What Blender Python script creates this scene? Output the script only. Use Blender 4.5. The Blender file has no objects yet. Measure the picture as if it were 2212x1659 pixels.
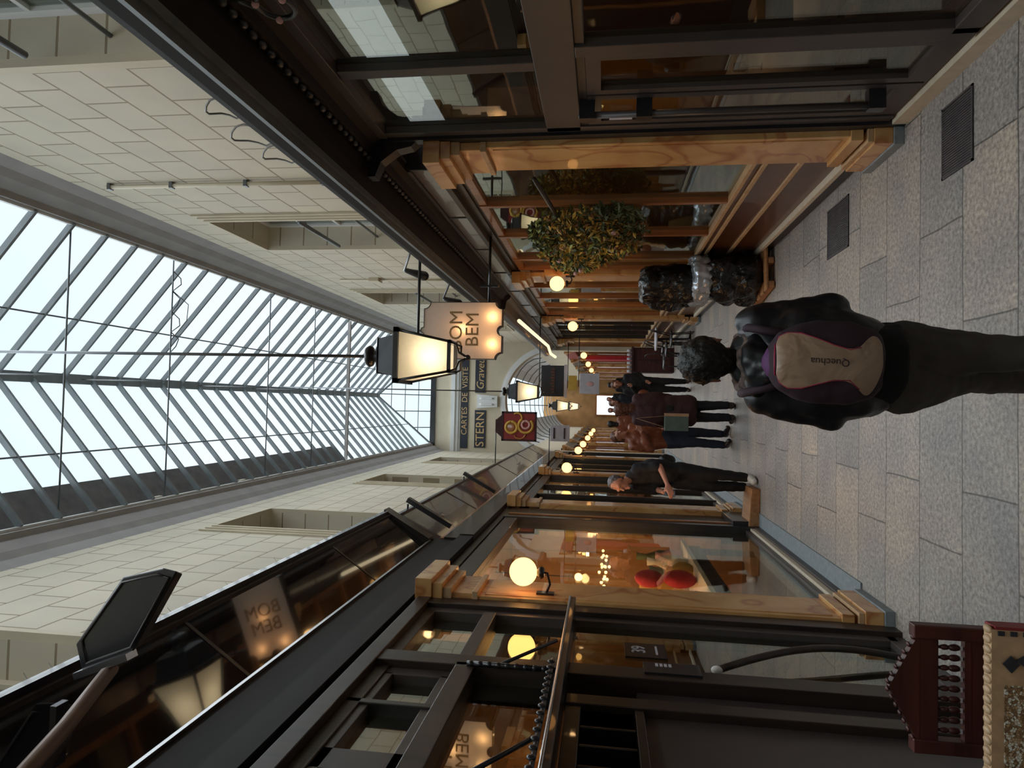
import bpy, bmesh, math, random
from mathutils import Vector, Matrix, Quaternion, noise
random.seed(7)
S = bpy.context.scene
COL = S.collection
PI = math.pi
# ------------------------------------------------------------------ camera, sky, sun, exposure
W, Hh, F = 2212.0, 1659.0, 1450.0
CH = 1.8
dy = Vector((-50.5, 199.0, F))
dz = Vector((189.5, 0, F)); dz.y = -(F*F + dy.x*dz.x)/dy.y
Yv = dy.normalized(); Zv = dz.normalized(); Xv = Yv.cross(Zv)
if Xv.x < 0: Xv = -Xv
u_ax = Vector((Xv.x, Yv.x, Zv.x)); v_ax = Vector((Xv.y, Yv.y, Zv.y)); d_ax = Vector((Xv.z, Yv.z, Zv.z))
M = Matrix((v_ax, u_ax, -d_ax)).transposed().to_4x4()
cd = bpy.data.cameras.new('camera'); cam = bpy.data.objects.new('camera', cd); COL.objects.link(cam)
M.translation = Vector((0, 0, CH)); cam.matrix_world = M
cd.sensor_fit = 'HORIZONTAL'; cd.sensor_width = 36; cd.lens = F/W*36; cd.clip_start = .05; cd.clip_end = 300
S.camera = cam
wd = bpy.data.worlds.new('sky'); S.world = wd; wd.use_nodes = True
wn = wd.node_tree.nodes; wl = wd.node_tree.links
bg = wn['Background']; bg.inputs[1].default_value = .76
tc = wn.new('ShaderNodeTexCoord'); nz = wn.new('ShaderNodeTexNoise'); nz.inputs['Scale'].default_value = 1.6
rp = wn.new('ShaderNodeValToRGB'); rp.color_ramp.elements[0].position = .35; rp.color_ramp.elements[1].position = .7
rp.color_ramp.elements[0].color = (.66, .86, .93, 1); rp.color_ramp.elements[1].color = (.86, .92, .98, 1)
wl.new(tc.outputs['Generated'], nz.inputs['Vector']); wl.new(nz.outputs['Fac'], rp.inputs[0]); wl.new(rp.outputs[0], bg.inputs[0])
sd = bpy.data.lights.new('overcast_sun', 'SUN'); sd.energy = 4.4; sd.angle = math.radians(110); sd.color = (.93, .97, 1)
so = bpy.data.objects.new('overcast_sun', sd); so.location = (0, 5, 14); so.rotation_euler = (math.radians(-12), math.radians(6), 0); COL.objects.link(so)
S.view_settings.view_transform = 'Standard'; S.view_settings.look = 'None'
S.view_settings.gamma = 1; S.view_settings.use_curve_mapping = False; S.view_settings.exposure = 0.62

# ------------------------------------------------------------------ materials
def pbsdf(name):
    m = bpy.data.materials.new(name); m.use_nodes = True
    return m, m.node_tree.nodes, m.node_tree.links, m.node_tree.nodes['Principled BSDF']
def mat(name, col, rough=.6, metal=0, var=.12, scale=8, bump=0, coat=0, emis=None, es=0, spec=.5):
    m, n, l, b = pbsdf(name)
    t = n.new('ShaderNodeTexCoord'); z = n.new('ShaderNodeTexNoise'); z.inputs['Scale'].default_value = scale; z.inputs['Detail'].default_value = 5
    l.new(t.outputs['Object'], z.inputs['Vector'])
    r = n.new('ShaderNodeValToRGB'); r.color_ramp.elements[0].position = .3; r.color_ramp.elements[1].position = .7
    r.color_ramp.elements[0].color = tuple(c*(1-var) for c in col)+(1,); r.color_ramp.elements[1].color = tuple(min(1, c*(1+var)) for c in col)+(1,)
    l.new(z.outputs['Fac'], r.inputs[0]); l.new(r.outputs[0], b.inputs['Base Color'])
    b.inputs['Roughness'].default_value = rough; b.inputs['Metallic'].default_value = metal
    b.inputs['Coat Weight'].default_value = coat; b.inputs['Specular IOR Level'].default_value = spec
    if bump:
        bp = n.new('ShaderNodeBump'); bp.inputs['Strength'].default_value = bump; bp.inputs['Distance'].default_value = .01
        l.new(z.outputs['Fac'], bp.inputs['Height']); l.new(bp.outputs[0], b.inputs['Normal'])
    if emis: b.inputs['Emission Color'].default_value = emis+(1,); b.inputs['Emission Strength'].default_value = es
    return m
def stone_mat():
    m, n, l, b = pbsdf('cream_ashlar')
    g = n.new('ShaderNodeNewGeometry'); s = n.new('ShaderNodeSeparateXYZ'); c = n.new('ShaderNodeCombineXYZ')
    l.new(g.outputs['Position'], s.inputs[0]); l.new(s.outputs['Y'], c.inputs['X']); l.new(s.outputs['Z'], c.inputs['Y'])
    br = n.new('ShaderNodeTexBrick'); l.new(c.outputs[0], br.inputs['Vector'])
    br.inputs['Scale'].default_value = 1; br.inputs['Brick Width'].default_value = .41; br.inputs['Row Height'].default_value = .305
    br.inputs['Mortar Size'].default_value = .009; br.inputs['Mortar Smooth'].default_value = .3
    br.offset = .5
    br.inputs['Color1'].default_value = (.64, .57, .445, 1); br.inputs['Color2'].default_value = (.59, .53, .42, 1)
    br.inputs['Mortar'].default_value = (.30, .235, .15, 1)
    z = n.new('ShaderNodeTexNoise'); z.inputs['Scale'].default_value = 2.5; z.inputs['Detail'].default_value = 6
    l.new(g.outputs['Position'], z.inputs['Vector'])
    mx = n.new('ShaderNodeMix'); mx.data_type = 'RGBA'; mx.blend_type = 'MULTIPLY'; mx.inputs[0].default_value = .22
    l.new(br.outputs['Color'], mx.inputs[6]); l.new(z.outputs['Fac'], mx.inputs[7]); l.new(mx.outputs[2], b.inputs['Base Color'])
    bp = n.new('ShaderNodeBump'); bp.inputs['Strength'].default_value = .5; bp.inputs['Distance'].default_value = .01; bp.invert = True
    l.new(br.outputs['Fac'], bp.inputs['Height']); l.new(bp.outputs[0], b.inputs['Normal'])
    b.inputs['Roughness'].default_value = .75
    return m
def floor_mat():
    m, n, l, b = pbsdf('stone_slabs')
    g = n.new('ShaderNodeNewGeometry')
    mp = n.new('ShaderNodeMapping'); mp.inputs['Location'].default_value = (.35, .02, 0)
    l.new(g.outputs['Position'], mp.inputs['Vector'])
    # uneven joints
    zw = n.new('ShaderNodeTexNoise'); zw.inputs['Scale'].default_value = 1.3; l.new(g.outputs['Position'], zw.inputs['Vector'])
    vm = n.new('ShaderNodeVectorMath'); vm.operation = 'MULTIPLY_ADD'; vm.inputs[1].default_value = (.07, .03, 0)
    l.new(zw.outputs['Color'], vm.inputs[0]); l.new(mp.outputs[0], vm.inputs[2])
    br = n.new('ShaderNodeTexBrick'); l.new(vm.outputs[0], br.inputs['Vector'])
    br.inputs['Scale'].default_value = 1; br.inputs['Brick Width'].default_value = .86; br.inputs['Row Height'].default_value = .465
    br.offset = .37; br.offset_frequency = 2; br.squash = 1.25; br.squash_frequency = 3
    br.inputs['Mortar Size'].default_value = .006; br.inputs['Mortar Smooth'].default_value = .4
    br.inputs['Color1'].default_value = (.27, .262, .262, 1); br.inputs['Color2'].default_value = (.385, .345, .305, 1)
    br.inputs['Mortar'].default_value = (.10, .095, .09, 1)
    wn_ = n.new('ShaderNodeTexWhiteNoise'); 
    z = n.new('ShaderNodeTexNoise'); z.inputs['Scale'].default_value = 42; z.inputs['Detail'].default_value = 8; z.inputs['Roughness'].default_value = .7
    z2 = n.new('ShaderNodeTexNoise'); z2.inputs['Scale'].default_value = 2.2; z2.inputs['Detail'].default_value = 5
    z3 = n.new('ShaderNodeTexNoise'); z3.inputs['Scale'].default_value = 9; z3.inputs['Detail'].default_value = 3
    for q in (z, z2, z3): l.new(g.outputs['Position'], q.inputs['Vector'])
    r = n.new('ShaderNodeValToRGB'); r.color_ramp.elements[0].position = .36; r.color_ramp.elements[1].position = .64
    r.color_ramp.elements[0].color = (.48, .47, .48, 1); r.color_ramp.elements[1].color = (1.36, 1.33, 1.28, 1); l.new(z.outputs['Fac'], r.inputs[0])
    r2 = n.new('ShaderNodeValToRGB'); r2.color_ramp.elements[0].position = .3; r2.color_ramp.elements[1].position = .7
    r2.color_ramp.elements[0].color = (.80, .80, .82, 1); r2.color_ramp.elements[1].color = (1.15, 1.1, 1.02, 1); l.new(z2.outputs['Fac'], r2.inputs[0])
    r3 = n.new('ShaderNodeValToRGB'); r3.color_ramp.elements[0].position = .2; r3.color_ramp.elements[1].position = .3
    r3.color_ramp.elements[0].color = (.5, .48, .46, 1); r3.color_ramp.elements[1].color = (1, 1, 1, 1); l.new(z3.outputs['Fac'], r3.inputs[0])
    last = br.outputs['Color']
    for rr in (r, r2, r3):
        mx = n.new('ShaderNodeMix'); mx.data_type = 'RGBA'; mx.blend_type = 'MULTIPLY'; mx.inputs[0].default_value = 1
        l.new(last, mx.inputs[6]); l.new(rr.outputs[0], mx.inputs[7]); last = mx.outputs[2]
    l.new(last, b.inputs['Base Color'])
    b.inputs['Roughness'].default_value = .42; b.inputs['Specular IOR Level'].default_value = .45
    bp = n.new('ShaderNodeBump'); bp.inputs['Strength'].default_value = .25; bp.inputs['Distance'].default_value = .006
    l.new(z.outputs['Fac'], bp.inputs['Height']); l.new(bp.outputs[0], b.inputs['Normal'])
    return m
def marble_mat():
    m, n, l, b = pbsdf('ochre_marble')
    g = n.new('ShaderNodeNewGeometry')
    z = n.new('ShaderNodeTexNoise'); z.inputs['Scale'].default_value = 2.2; z.inputs['Detail'].default_value = 6; z.inputs['Distortion'].default_value = 1.2
    w = n.new('ShaderNodeTexNoise'); w.inputs['Scale'].default_value = 1.5; w.inputs['Detail'].default_value = 2; w.inputs['Distortion'].default_value = 1.0
    for q in (z, w): l.new(g.outputs['Position'], q.inputs['Vector'])
    r = n.new('ShaderNodeValToRGB'); e = r.color_ramp.elements
    e[0].position = .25; e[0].color = (.42, .19, .06, 1); e[1].position = .75; e[1].color = (.66, .41, .18, 1)
    k = e.new(.5); k.color = (.55, .30, .11, 1)
    r2 = n.new('ShaderNodeValToRGB'); e = r2.color_ramp.elements
    e[0].position = .47; e[0].color = (1, 1, 1, 1); e[1].position = .53; e[1].color = (1, 1, 1, 1); k = e.new(.50); k.color = (.68, .45, .38, 1)
    mx = n.new('ShaderNodeMix'); mx.data_type = 'RGBA'; mx.blend_type = 'MULTIPLY'; mx.inputs[0].default_value = 1
    l.new(z.outputs['Fac'], r.inputs[0]); l.new(w.outputs['Fac'], r2.inputs[0]); l.new(r.outputs[0], mx.inputs[6]); l.new(r2.outputs[0], mx.inputs[7])
    l.new(mx.outputs[2], b.inputs['Base Color']); b.inputs['Roughness'].default_value = .3; b.inputs['Coat Weight'].default_value = .3
    return m
def glass_mat(name, tint, ior, rough=.015, base=0.0):
    m = bpy.data.materials.new(name); m.use_nodes = True; n = m.node_tree.nodes; l = m.node_tree.links; n.clear()
    o = n.new('ShaderNodeOutputMaterial'); t = n.new('ShaderNodeBsdfTransparent'); t.inputs[0].default_value = tint+(1,)
    g = n.new('ShaderNodeBsdfGlossy'); g.inputs['Roughness'].default_value = rough; g.inputs[0].default_value = (.92, 1, .95, 1)
    f = n.new('ShaderNodeFresnel'); gm = n.new('ShaderNodeNewGeometry'); mi = n.new('ShaderNodeMix'); mi.inputs[2].default_value = ior; mi.inputs[3].default_value = 1/ior
    l.new(gm.outputs['Backfacing'], mi.inputs[0]); l.new(mi.outputs[0], f.inputs[0])
    # faint waviness of old panes
    z = n.new('ShaderNodeTexNoise'); z.inputs['Scale'].default_value = 1.7; bp = n.new('ShaderNodeBump'); bp.inputs['Strength'].default_value = .05; bp.inputs['Distance'].default_value = .02
    c = n.new('ShaderNodeTexCoord'); l.new(c.outputs['Object'], z.inputs['Vector']); l.new(z.outputs['Fac'], bp.inputs['Height']); l.new(bp.outputs[0], g.inputs['Normal'])
    ad = n.new('ShaderNodeMath'); ad.operation = 'ADD'; ad.inputs[1].default_value = base; ad.use_clamp = True
    x = n.new('ShaderNodeMixShader'); l.new(f.outputs[0], ad.inputs[0]); l.new(ad.outputs[0], x.inputs[0]); l.new(t.outputs[0], x.inputs[1]); l.new(g.outputs[0], x.inputs[2]); l.new(x.outputs[0], o.inputs[0])
    return m
def trans_mat(name, col, mixw=.5):
    m = bpy.data.materials.new(name); m.use_nodes = True; n = m.node_tree.nodes; l = m.node_tree.links; n.clear()
    o = n.new('ShaderNodeOutputMaterial'); t = n.new('ShaderNodeBsdfTranslucent'); d = n.new('ShaderNodeBsdfDiffuse')
    z = n.new('ShaderNodeTexNoise'); z.inputs['Scale'].default_value = 12; r = n.new('ShaderNodeValToRGB')
    r.color_ramp.elements[0].color = tuple(c*.9 for c in col)+(1,); r.color_ramp.elements[1].color = col+(1,); l.new(z.outputs['Fac'], r.inputs[0])
    l.new(r.outputs[0], t.inputs[0]); l.new(r.outputs[0], d.inputs[0])
    x = n.new('ShaderNodeMixShader'); x.inputs[0].default_value = mixw; l.new(d.outputs[0], x.inputs[1]); l.new(t.outputs[0], x.inputs[2]); l.new(x.outputs[0], o.inputs[0])
    return m
def emit(name, col, st):
    m = bpy.data.materials.new(name); m.use_nodes = True; n = m.node_tree.nodes; l = m.node_tree.links; n.clear()
    o = n.new('ShaderNodeOutputMaterial'); e = n.new('ShaderNodeEmission'); e.inputs[0].default_value = col+(1,); e.inputs[1].default_value = st; l.new(e.outputs[0], o.inputs[0])
    return m
def leather_mat(name, col, rough, sc, strength):
    m, n, l, b = pbsdf(name)
    t = n.new('ShaderNodeTexCoord'); z = n.new('ShaderNodeTexNoise'); z.inputs['Scale'].default_value = sc; z.inputs['Detail'].default_value = 3; z.inputs['Distortion'].default_value = .8
    l.new(t.outputs['Object'], z.inputs['Vector']); bp = n.new('ShaderNodeBump'); bp.inputs['Strength'].default_value = strength; bp.inputs['Distance'].default_value = .05
    l.new(z.outputs['Fac'], bp.inputs['Height']); l.new(bp.outputs[0], b.inputs['Normal']); b.inputs['Base Color'].default_value = col+(1,); b.inputs['Roughness'].default_value = rough
    return m
def wood_mat(name, c1, c2, rough=.4, axis=2, coat=.0):
    m, n, l, b = pbsdf(name)
    t = n.new('ShaderNodeTexCoord'); mp = n.new('ShaderNodeMapping'); s = [14, 14, 14]; s[axis] = 1.2; mp.inputs['Scale'].default_value = s
    z = n.new('ShaderNodeTexNoise'); z.inputs['Scale'].default_value = 1.5; z.inputs['Detail'].default_value = 4
    l.new(t.outputs['Object'], mp.inputs[0]); l.new(mp.outputs[0], z.inputs['Vector'])
    r = n.new('ShaderNodeValToRGB'); r.color_ramp.elements[0].position = .3; r.color_ramp.elements[1].position = .72; r.color_ramp.elements[0].color = c1+(1,); r.color_ramp.elements[1].color = c2+(1,)
    l.new(z.outputs['Fac'], r.inputs[0]); l.new(r.outputs[0], b.inputs['Base Color']); b.inputs['Roughness'].default_value = rough; b.inputs['Coat Weight'].default_value = coat
    return m
MT = dict(
    stone=stone_mat(), floor=floor_mat(), marble=marble_mat(),
    plaster=mat('cream_plaster', (.56, .49, .37), .8, var=.06, scale=3),
    white_plaster=mat('white_plaster', (.68, .68, .68), .8, var=.05, scale=3),
    greycornice=mat('grey_cornice_paint', (.30, .275, .265), .7, var=.1, scale=4),
    black=mat('black_paint', (.014, .013, .016), .35, var=.2, coat=.3),
    blackgloss=mat('black_glass_fascia', (.008, .009, .013), .06, var=.1, coat=1, spec=.8),
    darkbrown=wood_mat('dark_stained_wood', (.014, .009, .008), (.036, .022, .017), .42, coat=.12), mattebrown=mat('matte_brown_black_board', (.014, .010, .010), .6, spec=.2),
    frame=mat('dark_taupe_frame_paint', (.058, .047, .045), .4, var=.08),
    brownpanel=mat('varnished_brown_panel', (.10, .038, .018), .35, var=.1, coat=.3),
    gilt=mat('ochre_beading', (.46, .29, .15), .45, var=.15, scale=20),
    orangewood=wood_mat('orange_varnished_wood', (.22, .07, .02), (.42, .16, .045), .3, coat=.4),
    frieze=mat('brown_grey_glass_frieze', (.13, .10, .092), .18, var=.25, scale=2.2, coat=.5),
    metal=mat('dark_steel', (.16, .17, .18), .45, metal=.6, var=.1),
    iron=mat('rafter_grey_iron', (.17, .19, .20), .6, var=.12),
    chrome=mat('bright_metal', (.6, .6, .62), .25, metal=1, var=.05),
    beige=mat('beige_stone_kerb', (.55, .47, .36), .6, var=.08, scale=20),
    bluekerb=mat('blue_grey_stone_kerb', (.20, .225, .24), .6, var=.15, scale=25, bump=.3),
    glass=glass_mat('shop_window_glass', (.82, .82, .80), 1.6, base=.03),
    glass2=glass_mat('mirror_like_window_glass', (.62, .62, .60), 1.6, base=.16),
    roofglass=glass_mat('roof_glass', (.95, .98, .99), 1.03),
    frost=trans_mat('frosted_lantern_glass', (.95, .88, .72), .6),
    signface=trans_mat('opal_sign_face', (.88, .76, .66), .55),
    white=mat('white_cloth', (.72, .70, .66), .85, var=.05), cream=mat('cream_board', (.74, .70, .58), .6, var=.04),
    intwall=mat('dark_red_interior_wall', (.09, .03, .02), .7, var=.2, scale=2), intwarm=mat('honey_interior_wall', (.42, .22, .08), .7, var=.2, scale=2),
    intfloor=wood_mat('interior_floorboards', (.12, .08, .06), (.24, .17, .13), .35, 1),
    globe=emit('glowing_globe_glass', (1, .46, .13), 3.0), bulb=emit('warm_bulb', (1, .55, .2), 7), lamp=emit('lantern_glow', (1, .80, .50), .9),
    whitelight=emit('white_screen', (.7, .85, 1), 1.6),
    skin=mat('skin', (.42, .20, .14), .55, var=.06), skin2=mat('ruddy_skin', (.48, .22, .15), .55, var=.06),  # skin2 is a slightly lighter, redder skin tone
    hair=mat('black_hair', (.008, .006, .005), .5, var=.6, scale=60, bump=1.0), hairgrey=mat('grey_hair', (.13, .12, .13), .6, var=.4, scale=60, bump=.8),
    hairbrown=mat('auburn_hair', (.10, .035, .02), .5, var=.4, scale=60, bump=.8),
    leather=leather_mat('black_leather', (.008, .008, .010), .42, 5, .3), plastic=leather_mat('black_plastic_sheet', (.005, .005, .007), .26, 9, .8),
    tshirt=mat('navy_black_cotton', (.008, .009, .014), .85, var=.2), trousers=mat('charcoal_trousers', (.046, .038, .032), .8, var=.25, scale=6),
    brownleather=leather_mat('brown_leather', (.20, .055, .025), .45, 6, .4), blackcloth=mat('black_cloth', (.007, .007, .009), .85, var=.2),
    bluejeans=mat('dark_blue_denim', (.012, .018, .035), .85, var=.2), burgundy=mat('dark_burgundy_cloth', (.045, .012, .015), .8, var=.2),
    packtan=leather_mat('tan_ripstop', (.32, .21, .14), .38, 6, .6), packdark=mat('plum_black_fabric', (.03, .012, .02), .8, var=.2), purple=mat('purple_fabric', (.11, .03, .12), .7), magenta=mat('magenta_piping', (.34, .02, .06), .5),
    carvedred=wood_mat('dark_red_carved_wood', (.035, .008, .007), (.10, .026, .018), .45, 0), gold=mat('gilt_letters', (.62, .42, .20), .4, metal=.3, var=.1),
    navy=mat('navy_black_board', (.018, .022, .034), .5), red=mat('deep_red_paint', (.24, .02, .02), .5), bright_red=mat('red_cushion_cloth', (.45, .02, .03), .8),
    lilac=mat('pale_lilac_board', (.50, .48, .53), .6), yellow=mat('mustard_paint', (.55, .33, .05), .6), pink=mat('pink_paint', (.62, .35, .33), .6),
    leafdark=mat('dark_olive_leaf', (.06, .075, .025), .6, var=.4, scale=3), leafgold=mat('golden_leaf', (.52, .32, .05), .6, var=.35, scale=3), leafgreen=mat('yellow_green_leaf', (.30, .33, .08), .6, var=.3, scale=3), leafbrown=mat('russet_leaf', (.20, .08, .025), .6, var=.3, scale=3),
    whiteshoe=mat('white_shoe', (.6, .58, .54), .6), silver=mat('silver_plastic_wrap', (.42, .46, .52), .25, metal=.5, var=.3, bump=.8), pallet=wood_mat('orange_pallet_wood', (.26, .11, .04), (.42, .2, .08), .6, 1),
    grate=mat('ribbed_iron_grate', (.075, .065, .068), .5, metal=.4, var=.2), wire=mat('dark_wire', (.03, .03, .03), .6), greywire=mat('grey_wire', (.28, .27, .26), .6), tan=mat('tan_painted_iron', (.20, .12, .085), .5),
    slate=mat('zinc_flashing', (.17, .15, .15), .7, var=.2), tancloth=mat('tan_canvas', (.42, .25, .14), .7), greencloth=mat('grey_green_canvas', (.10, .13, .11), .8), scarf=mat('patterned_scarf', (.10, .07, .06), .9, var=.95, scale=40),
)

MT['signbrown'] = mat('dull_gold_lettering', (.30, .17, .06), .6)
# ------------------------------------------------------------------ mesh helpers
class MB:
    def __init__(s): s.v = []; s.f = []; s.sm = []
    def add(s, vs, fs, smooth=False):
        k = len(s.v); s.v += [tuple(v) for v in vs]; s.f += [tuple(i+k for i in f) for f in fs]; s.sm += [smooth]*len(fs); return s
    def box(s, a, b):
        x0, x1 = sorted((a[0], b[0])); y0, y1 = sorted((a[1], b[1])); z0, z1 = sorted((a[2], b[2]))
        return s.add([(x0,y0,z0),(x1,y0,z0),(x1,y1,z0),(x0,y1,z0),(x0,y0,z1),(x1,y0,z1),(x1,y1,z1),(x0,y1,z1)],
                     [(0,3,2,1),(4,5,6,7),(0,1,5,4),(1,2,6,5),(2,3,7,6),(3,0,4,7)])
    def tube(s, pts, r, n=8, close=False):
        pts = [Vector(p) for p in pts]; rs = r if isinstance(r, (list, tuple)) else [r]*len(pts)
        vs = []; L = len(pts); up = None
        for i, p in enumerate(pts):
            t = ((pts[(i+1) % L] if (close or i < L-1) else p) - (pts[i-1] if (close or i > 0) else p)).normalized()
            if up is None:
                up = Vector((0, 0, 1)) if abs(t.z) < .9 else Vector((1, 0, 0))
            a = t.cross(up).normalized(); b = a.cross(t).normalized(); up = b
            for k in range(n):
                an = 2*PI*k/n; vs.append(p + (a*math.cos(an) + b*math.sin(an))*rs[i])
        fs = []
        for i in range(L if close else L-1):
            for k in range(n):
                j = (i+1) % L; fs.append((i*n+k, i*n+(k+1) % n, j*n+(k+1) % n, j*n+k))
        if not close: fs += [tuple(range(n-1, -1, -1)), tuple(range((L-1)*n, L*n))]
        return s.add(vs, fs, True)
    def lathe(s, prof, c=(0,0,0), n=20, axis='z'):
        vs = []; fs = []
        for (r, h) in prof:
            for k in range(n):
                a = 2*PI*k/n; p = (r*math.cos(a), r*math.sin(a), h)
                if axis == 'y': p = (p[0], p[2], p[1])
                if axis == 'x': p = (p[2], p[0], p[1])
                vs.append((p[0]+c[0], p[1]+c[1], p[2]+c[2]))
        L = len(prof)
        for i in range(L-1):
            for k in range(n): fs.append((i*n+k, i*n+(k+1) % n, (i+1)*n+(k+1) % n, (i+1)*n+k))
        fs += [tuple(range(n-1, -1, -1)), tuple(range((L-1)*n, L*n))]
        return s.add(vs, fs, True)
    def ball(s, c, r, n=16, m=10):
        rx, ry, rz = r if isinstance(r, (tuple, list)) else (r, r, r)
        vs = [(c[0], c[1], c[2]-rz)]; fs = []
        for i in range(1, m):
            t = -PI/2 + PI*i/m
            for k in range(n):
                a = 2*PI*k/n; vs.append((c[0]+rx*math.cos(t)*math.cos(a), c[1]+ry*math.cos(t)*math.sin(a), c[2]+rz*math.sin(t)))
        vs.append((c[0], c[1], c[2]+rz)); T = len(vs)-1
        for k in range(n): fs.append((0, 1+(k+1) % n, 1+k)); fs.append((T, 1+(m-2)*n+k, 1+(m-2)*n+(k+1) % n))
        for i in range(m-2):
            for k in range(n): fs.append((1+i*n+k, 1+i*n+(k+1) % n, 1+(i+1)*n+(k+1) % n, 1+(i+1)*n+k))
        return s.add(vs, fs, True)
    def cap(s, a, b, r0, r1, n=12):   # tapered capsule
        a = Vector(a); b = Vector(b); d = (b-a); L = d.length; q = Vector((0,0,1)).rotation_difference(d.normalized()) if L > 1e-6 else Quaternion()
        vs = []; fs = []; rings = []
        for i in range(5): t = -PI/2 + PI/2*i/4*.98+.03; rings.append((r0*math.cos(t), r0*math.sin(t)))
        for i in range(5): t = PI/2*i/4*.96; rings.append((r1*math.cos(t), L + r1*math.sin(t)))
        for r, h in rings:
            for k in range(n): an = 2*PI*k/n; vs.append(a + q @ Vector((r*math.cos(an), r*math.sin(an), h)))
        for i in range(len(rings)-1):
            for k in range(n): fs.append((i*n+k, i*n+(k+1) % n, (i+1)*n+(k+1) % n, (i+1)*n+k))
        fs += [tuple(range(n-1, -1, -1)), tuple(range((len(rings)-1)*n, len(rings)*n))]
        return s.add(vs, fs, True)
    def chain(s, pts, rs):
        for i in range(len(pts)-1): s.cap(pts[i], pts[i+1], rs[i], rs[i+1])
        return s
    def loft(s, rings, n=20):          # rings: (centre, rx, ry)
        vs = []; fs = []
        for c, rx, ry in rings:
            for k in range(n): a = 2*PI*k/n; vs.append((c[0]+rx*math.cos(a), c[1]+ry*math.sin(a), c[2]))
        for i in range(len(rings)-1):
            for k in range(n): fs.append((i*n+k, i*n+(k+1) % n, (i+1)*n+(k+1) % n, (i+1)*n+k))
        fs += [tuple(range(n-1, -1, -1)), tuple(range((len(rings)-1)*n, len(rings)*n))]
        return s.add(vs, fs, True)
    def prism(s, poly, o, ua, va, na, depth):   # polygon in (u,v) plane extruded along na
        o = Vector(o); ua = Vector(ua); va = Vector(va); na = Vector(na); n = len(poly)
        A = [o+ua*p[0]+va*p[1] for p in poly]; B = [p+na*depth for p in A]
        fs = [tuple(range(n)), tuple(range(2*n-1, n-1, -1))] + [(i, n+i, n+(i+1) % n, (i+1) % n) for i in range(n)]
        return s.add(A+B, fs)
    def obb(s, c, ax, ay, az):      # oriented box: centre and three half vectors
        c = Vector(c); ax = Vector(ax); ay = Vector(ay); az = Vector(az)
        vs = [c+ax*i+ay*j+az*k for k in (-1, 1) for j in (-1, 1) for i in (-1, 1)]
        return s.add(vs, [(0,2,3,1),(4,5,7,6),(0,1,5,4),(1,3,7,5),(3,2,6,7),(2,0,4,6)])
    def build(s, name, m, parent=None, bevel=0, loc=None):
        me = bpy.data.meshes.new(name); me.from_pydata(s.v, [], s.f); me.update()
        for p, q in zip(me.polygons, s.sm): p.use_smooth = q
        bm = bmesh.new(); bm.from_mesh(me); bmesh.ops.recalc_face_normals(bm, faces=bm.faces); bm.to_mesh(me); bm.free()
        me.materials.append(MT[m] if isinstance(m, str) else m)
        o = bpy.data.objects.new(name, me); COL.objects.link(o)
        if parent:
            o.parent = parent; o.matrix_parent_inverse = Matrix.Translation(-parent.location) if False else Matrix()
            me.transform(parent_inv(parent))
        if bevel:
            b = o.modifiers.new('bevel', 'BEVEL'); b.width = bevel; b.segments = 2; b.limit_method = 'ANGLE'
        return o
def world_of(o):
    m = o.matrix_basis.copy()
    return world_of(o.parent) @ m if o.parent else m
def parent_inv(p): return world_of(p).inverted()
def tag(o, label=None, cat=None, group=None, kind=None):
    if label: o['label'] = label
    if cat: o['category'] = cat
    if group: o['group'] = group
    if kind: o['kind'] = kind
    return o
def thing(name, label, cat, loc=(0,0,0), rz=0, group=None, kind=None):
    o = bpy.data.objects.new(name, None); COL.objects.link(o); o.empty_display_size = .05; o.location = loc; o.rotation_euler = (0, 0, rz)
    return tag(o, label, cat, group, kind)
def B(a, b): return MB().box(a, b)
def fuse(mb, name, m, parent, vox=.012, smooth=4, disp=0, dsize=.2):
    o = mb.build(name, m, parent)
    r = o.modifiers.new('r', 'REMESH'); r.mode = 'VOXEL'; r.voxel_size = vox; r.use_smooth_shade = True
    if smooth: k = o.modifiers.new('s', 'SMOOTH'); k.iterations = smooth; k.factor = .5
    dg = bpy.context.evaluated_depsgraph_get(); ev = o.evaluated_get(dg); me = bpy.data.meshes.new_from_object(ev)
    o.modifiers.clear(); old = o.data; o.data = me; bpy.data.meshes.remove(old)
    if disp:
        for v in me.vertices:
            v.co += v.normal * disp * (noise.noise(v.co/dsize) + .5*noise.noise(v.co/dsize*2.3))
    for p in me.polygons: p.use_smooth = True
    if not me.materials: me.materials.append(MT[m])
    return o
def text(s, name, m, parent, loc, right, up, size, depth=.004, align='CENTER', shear=0):
    cu = bpy.data.curves.new(name, 'FONT'); cu.body = s; cu.size = size; cu.extrude = depth; cu.align_x = align; cu.align_y = 'CENTER'; cu.shear = shear; cu.resolution_u = 3
    t = bpy.data.objects.new(name, cu); COL.objects.link(t)
    dg = bpy.context.evaluated_depsgraph_get(); me = bpy.data.meshes.new_from_object(t.evaluated_get(dg)); bpy.data.objects.remove(t)
    right = Vector(right).normalized(); up = Vector(up).normalized(); nn = right.cross(up)
    T = Matrix((right, up, nn)).transposed().to_4x4(); T.translation = Vector(loc); me.transform(T)
    me.materials.clear(); me.materials.append(MT[m])
    o = bpy.data.objects.new(name, me); COL.objects.link(o)
    if parent: o.parent = parent; me.transform(parent_inv(parent))
    return o
def copy_tree(o, parent=None):
    c = o.copy(); COL.objects.link(c)
    if parent: c.parent = parent
    for ch in list(o.children): copy_tree(ch, c)
    return c

XR, XL = 1.84, -1.40          # glass planes
def fx(s, d): return XR - d if s > 0 else XL + d    # d = distance out of the glass plane into the passage
SN = {1: 'right', -1: 'left'}
YE = 20.0                     # end wall
ZS = 6.7                      # top of the stone walls
PW = .45
PY = {1: [0.0, 4.40, 8.80, 13.15, 17.55], -1: [0.1, 4.50, 8.85, 13.1, 17.5]}

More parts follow.
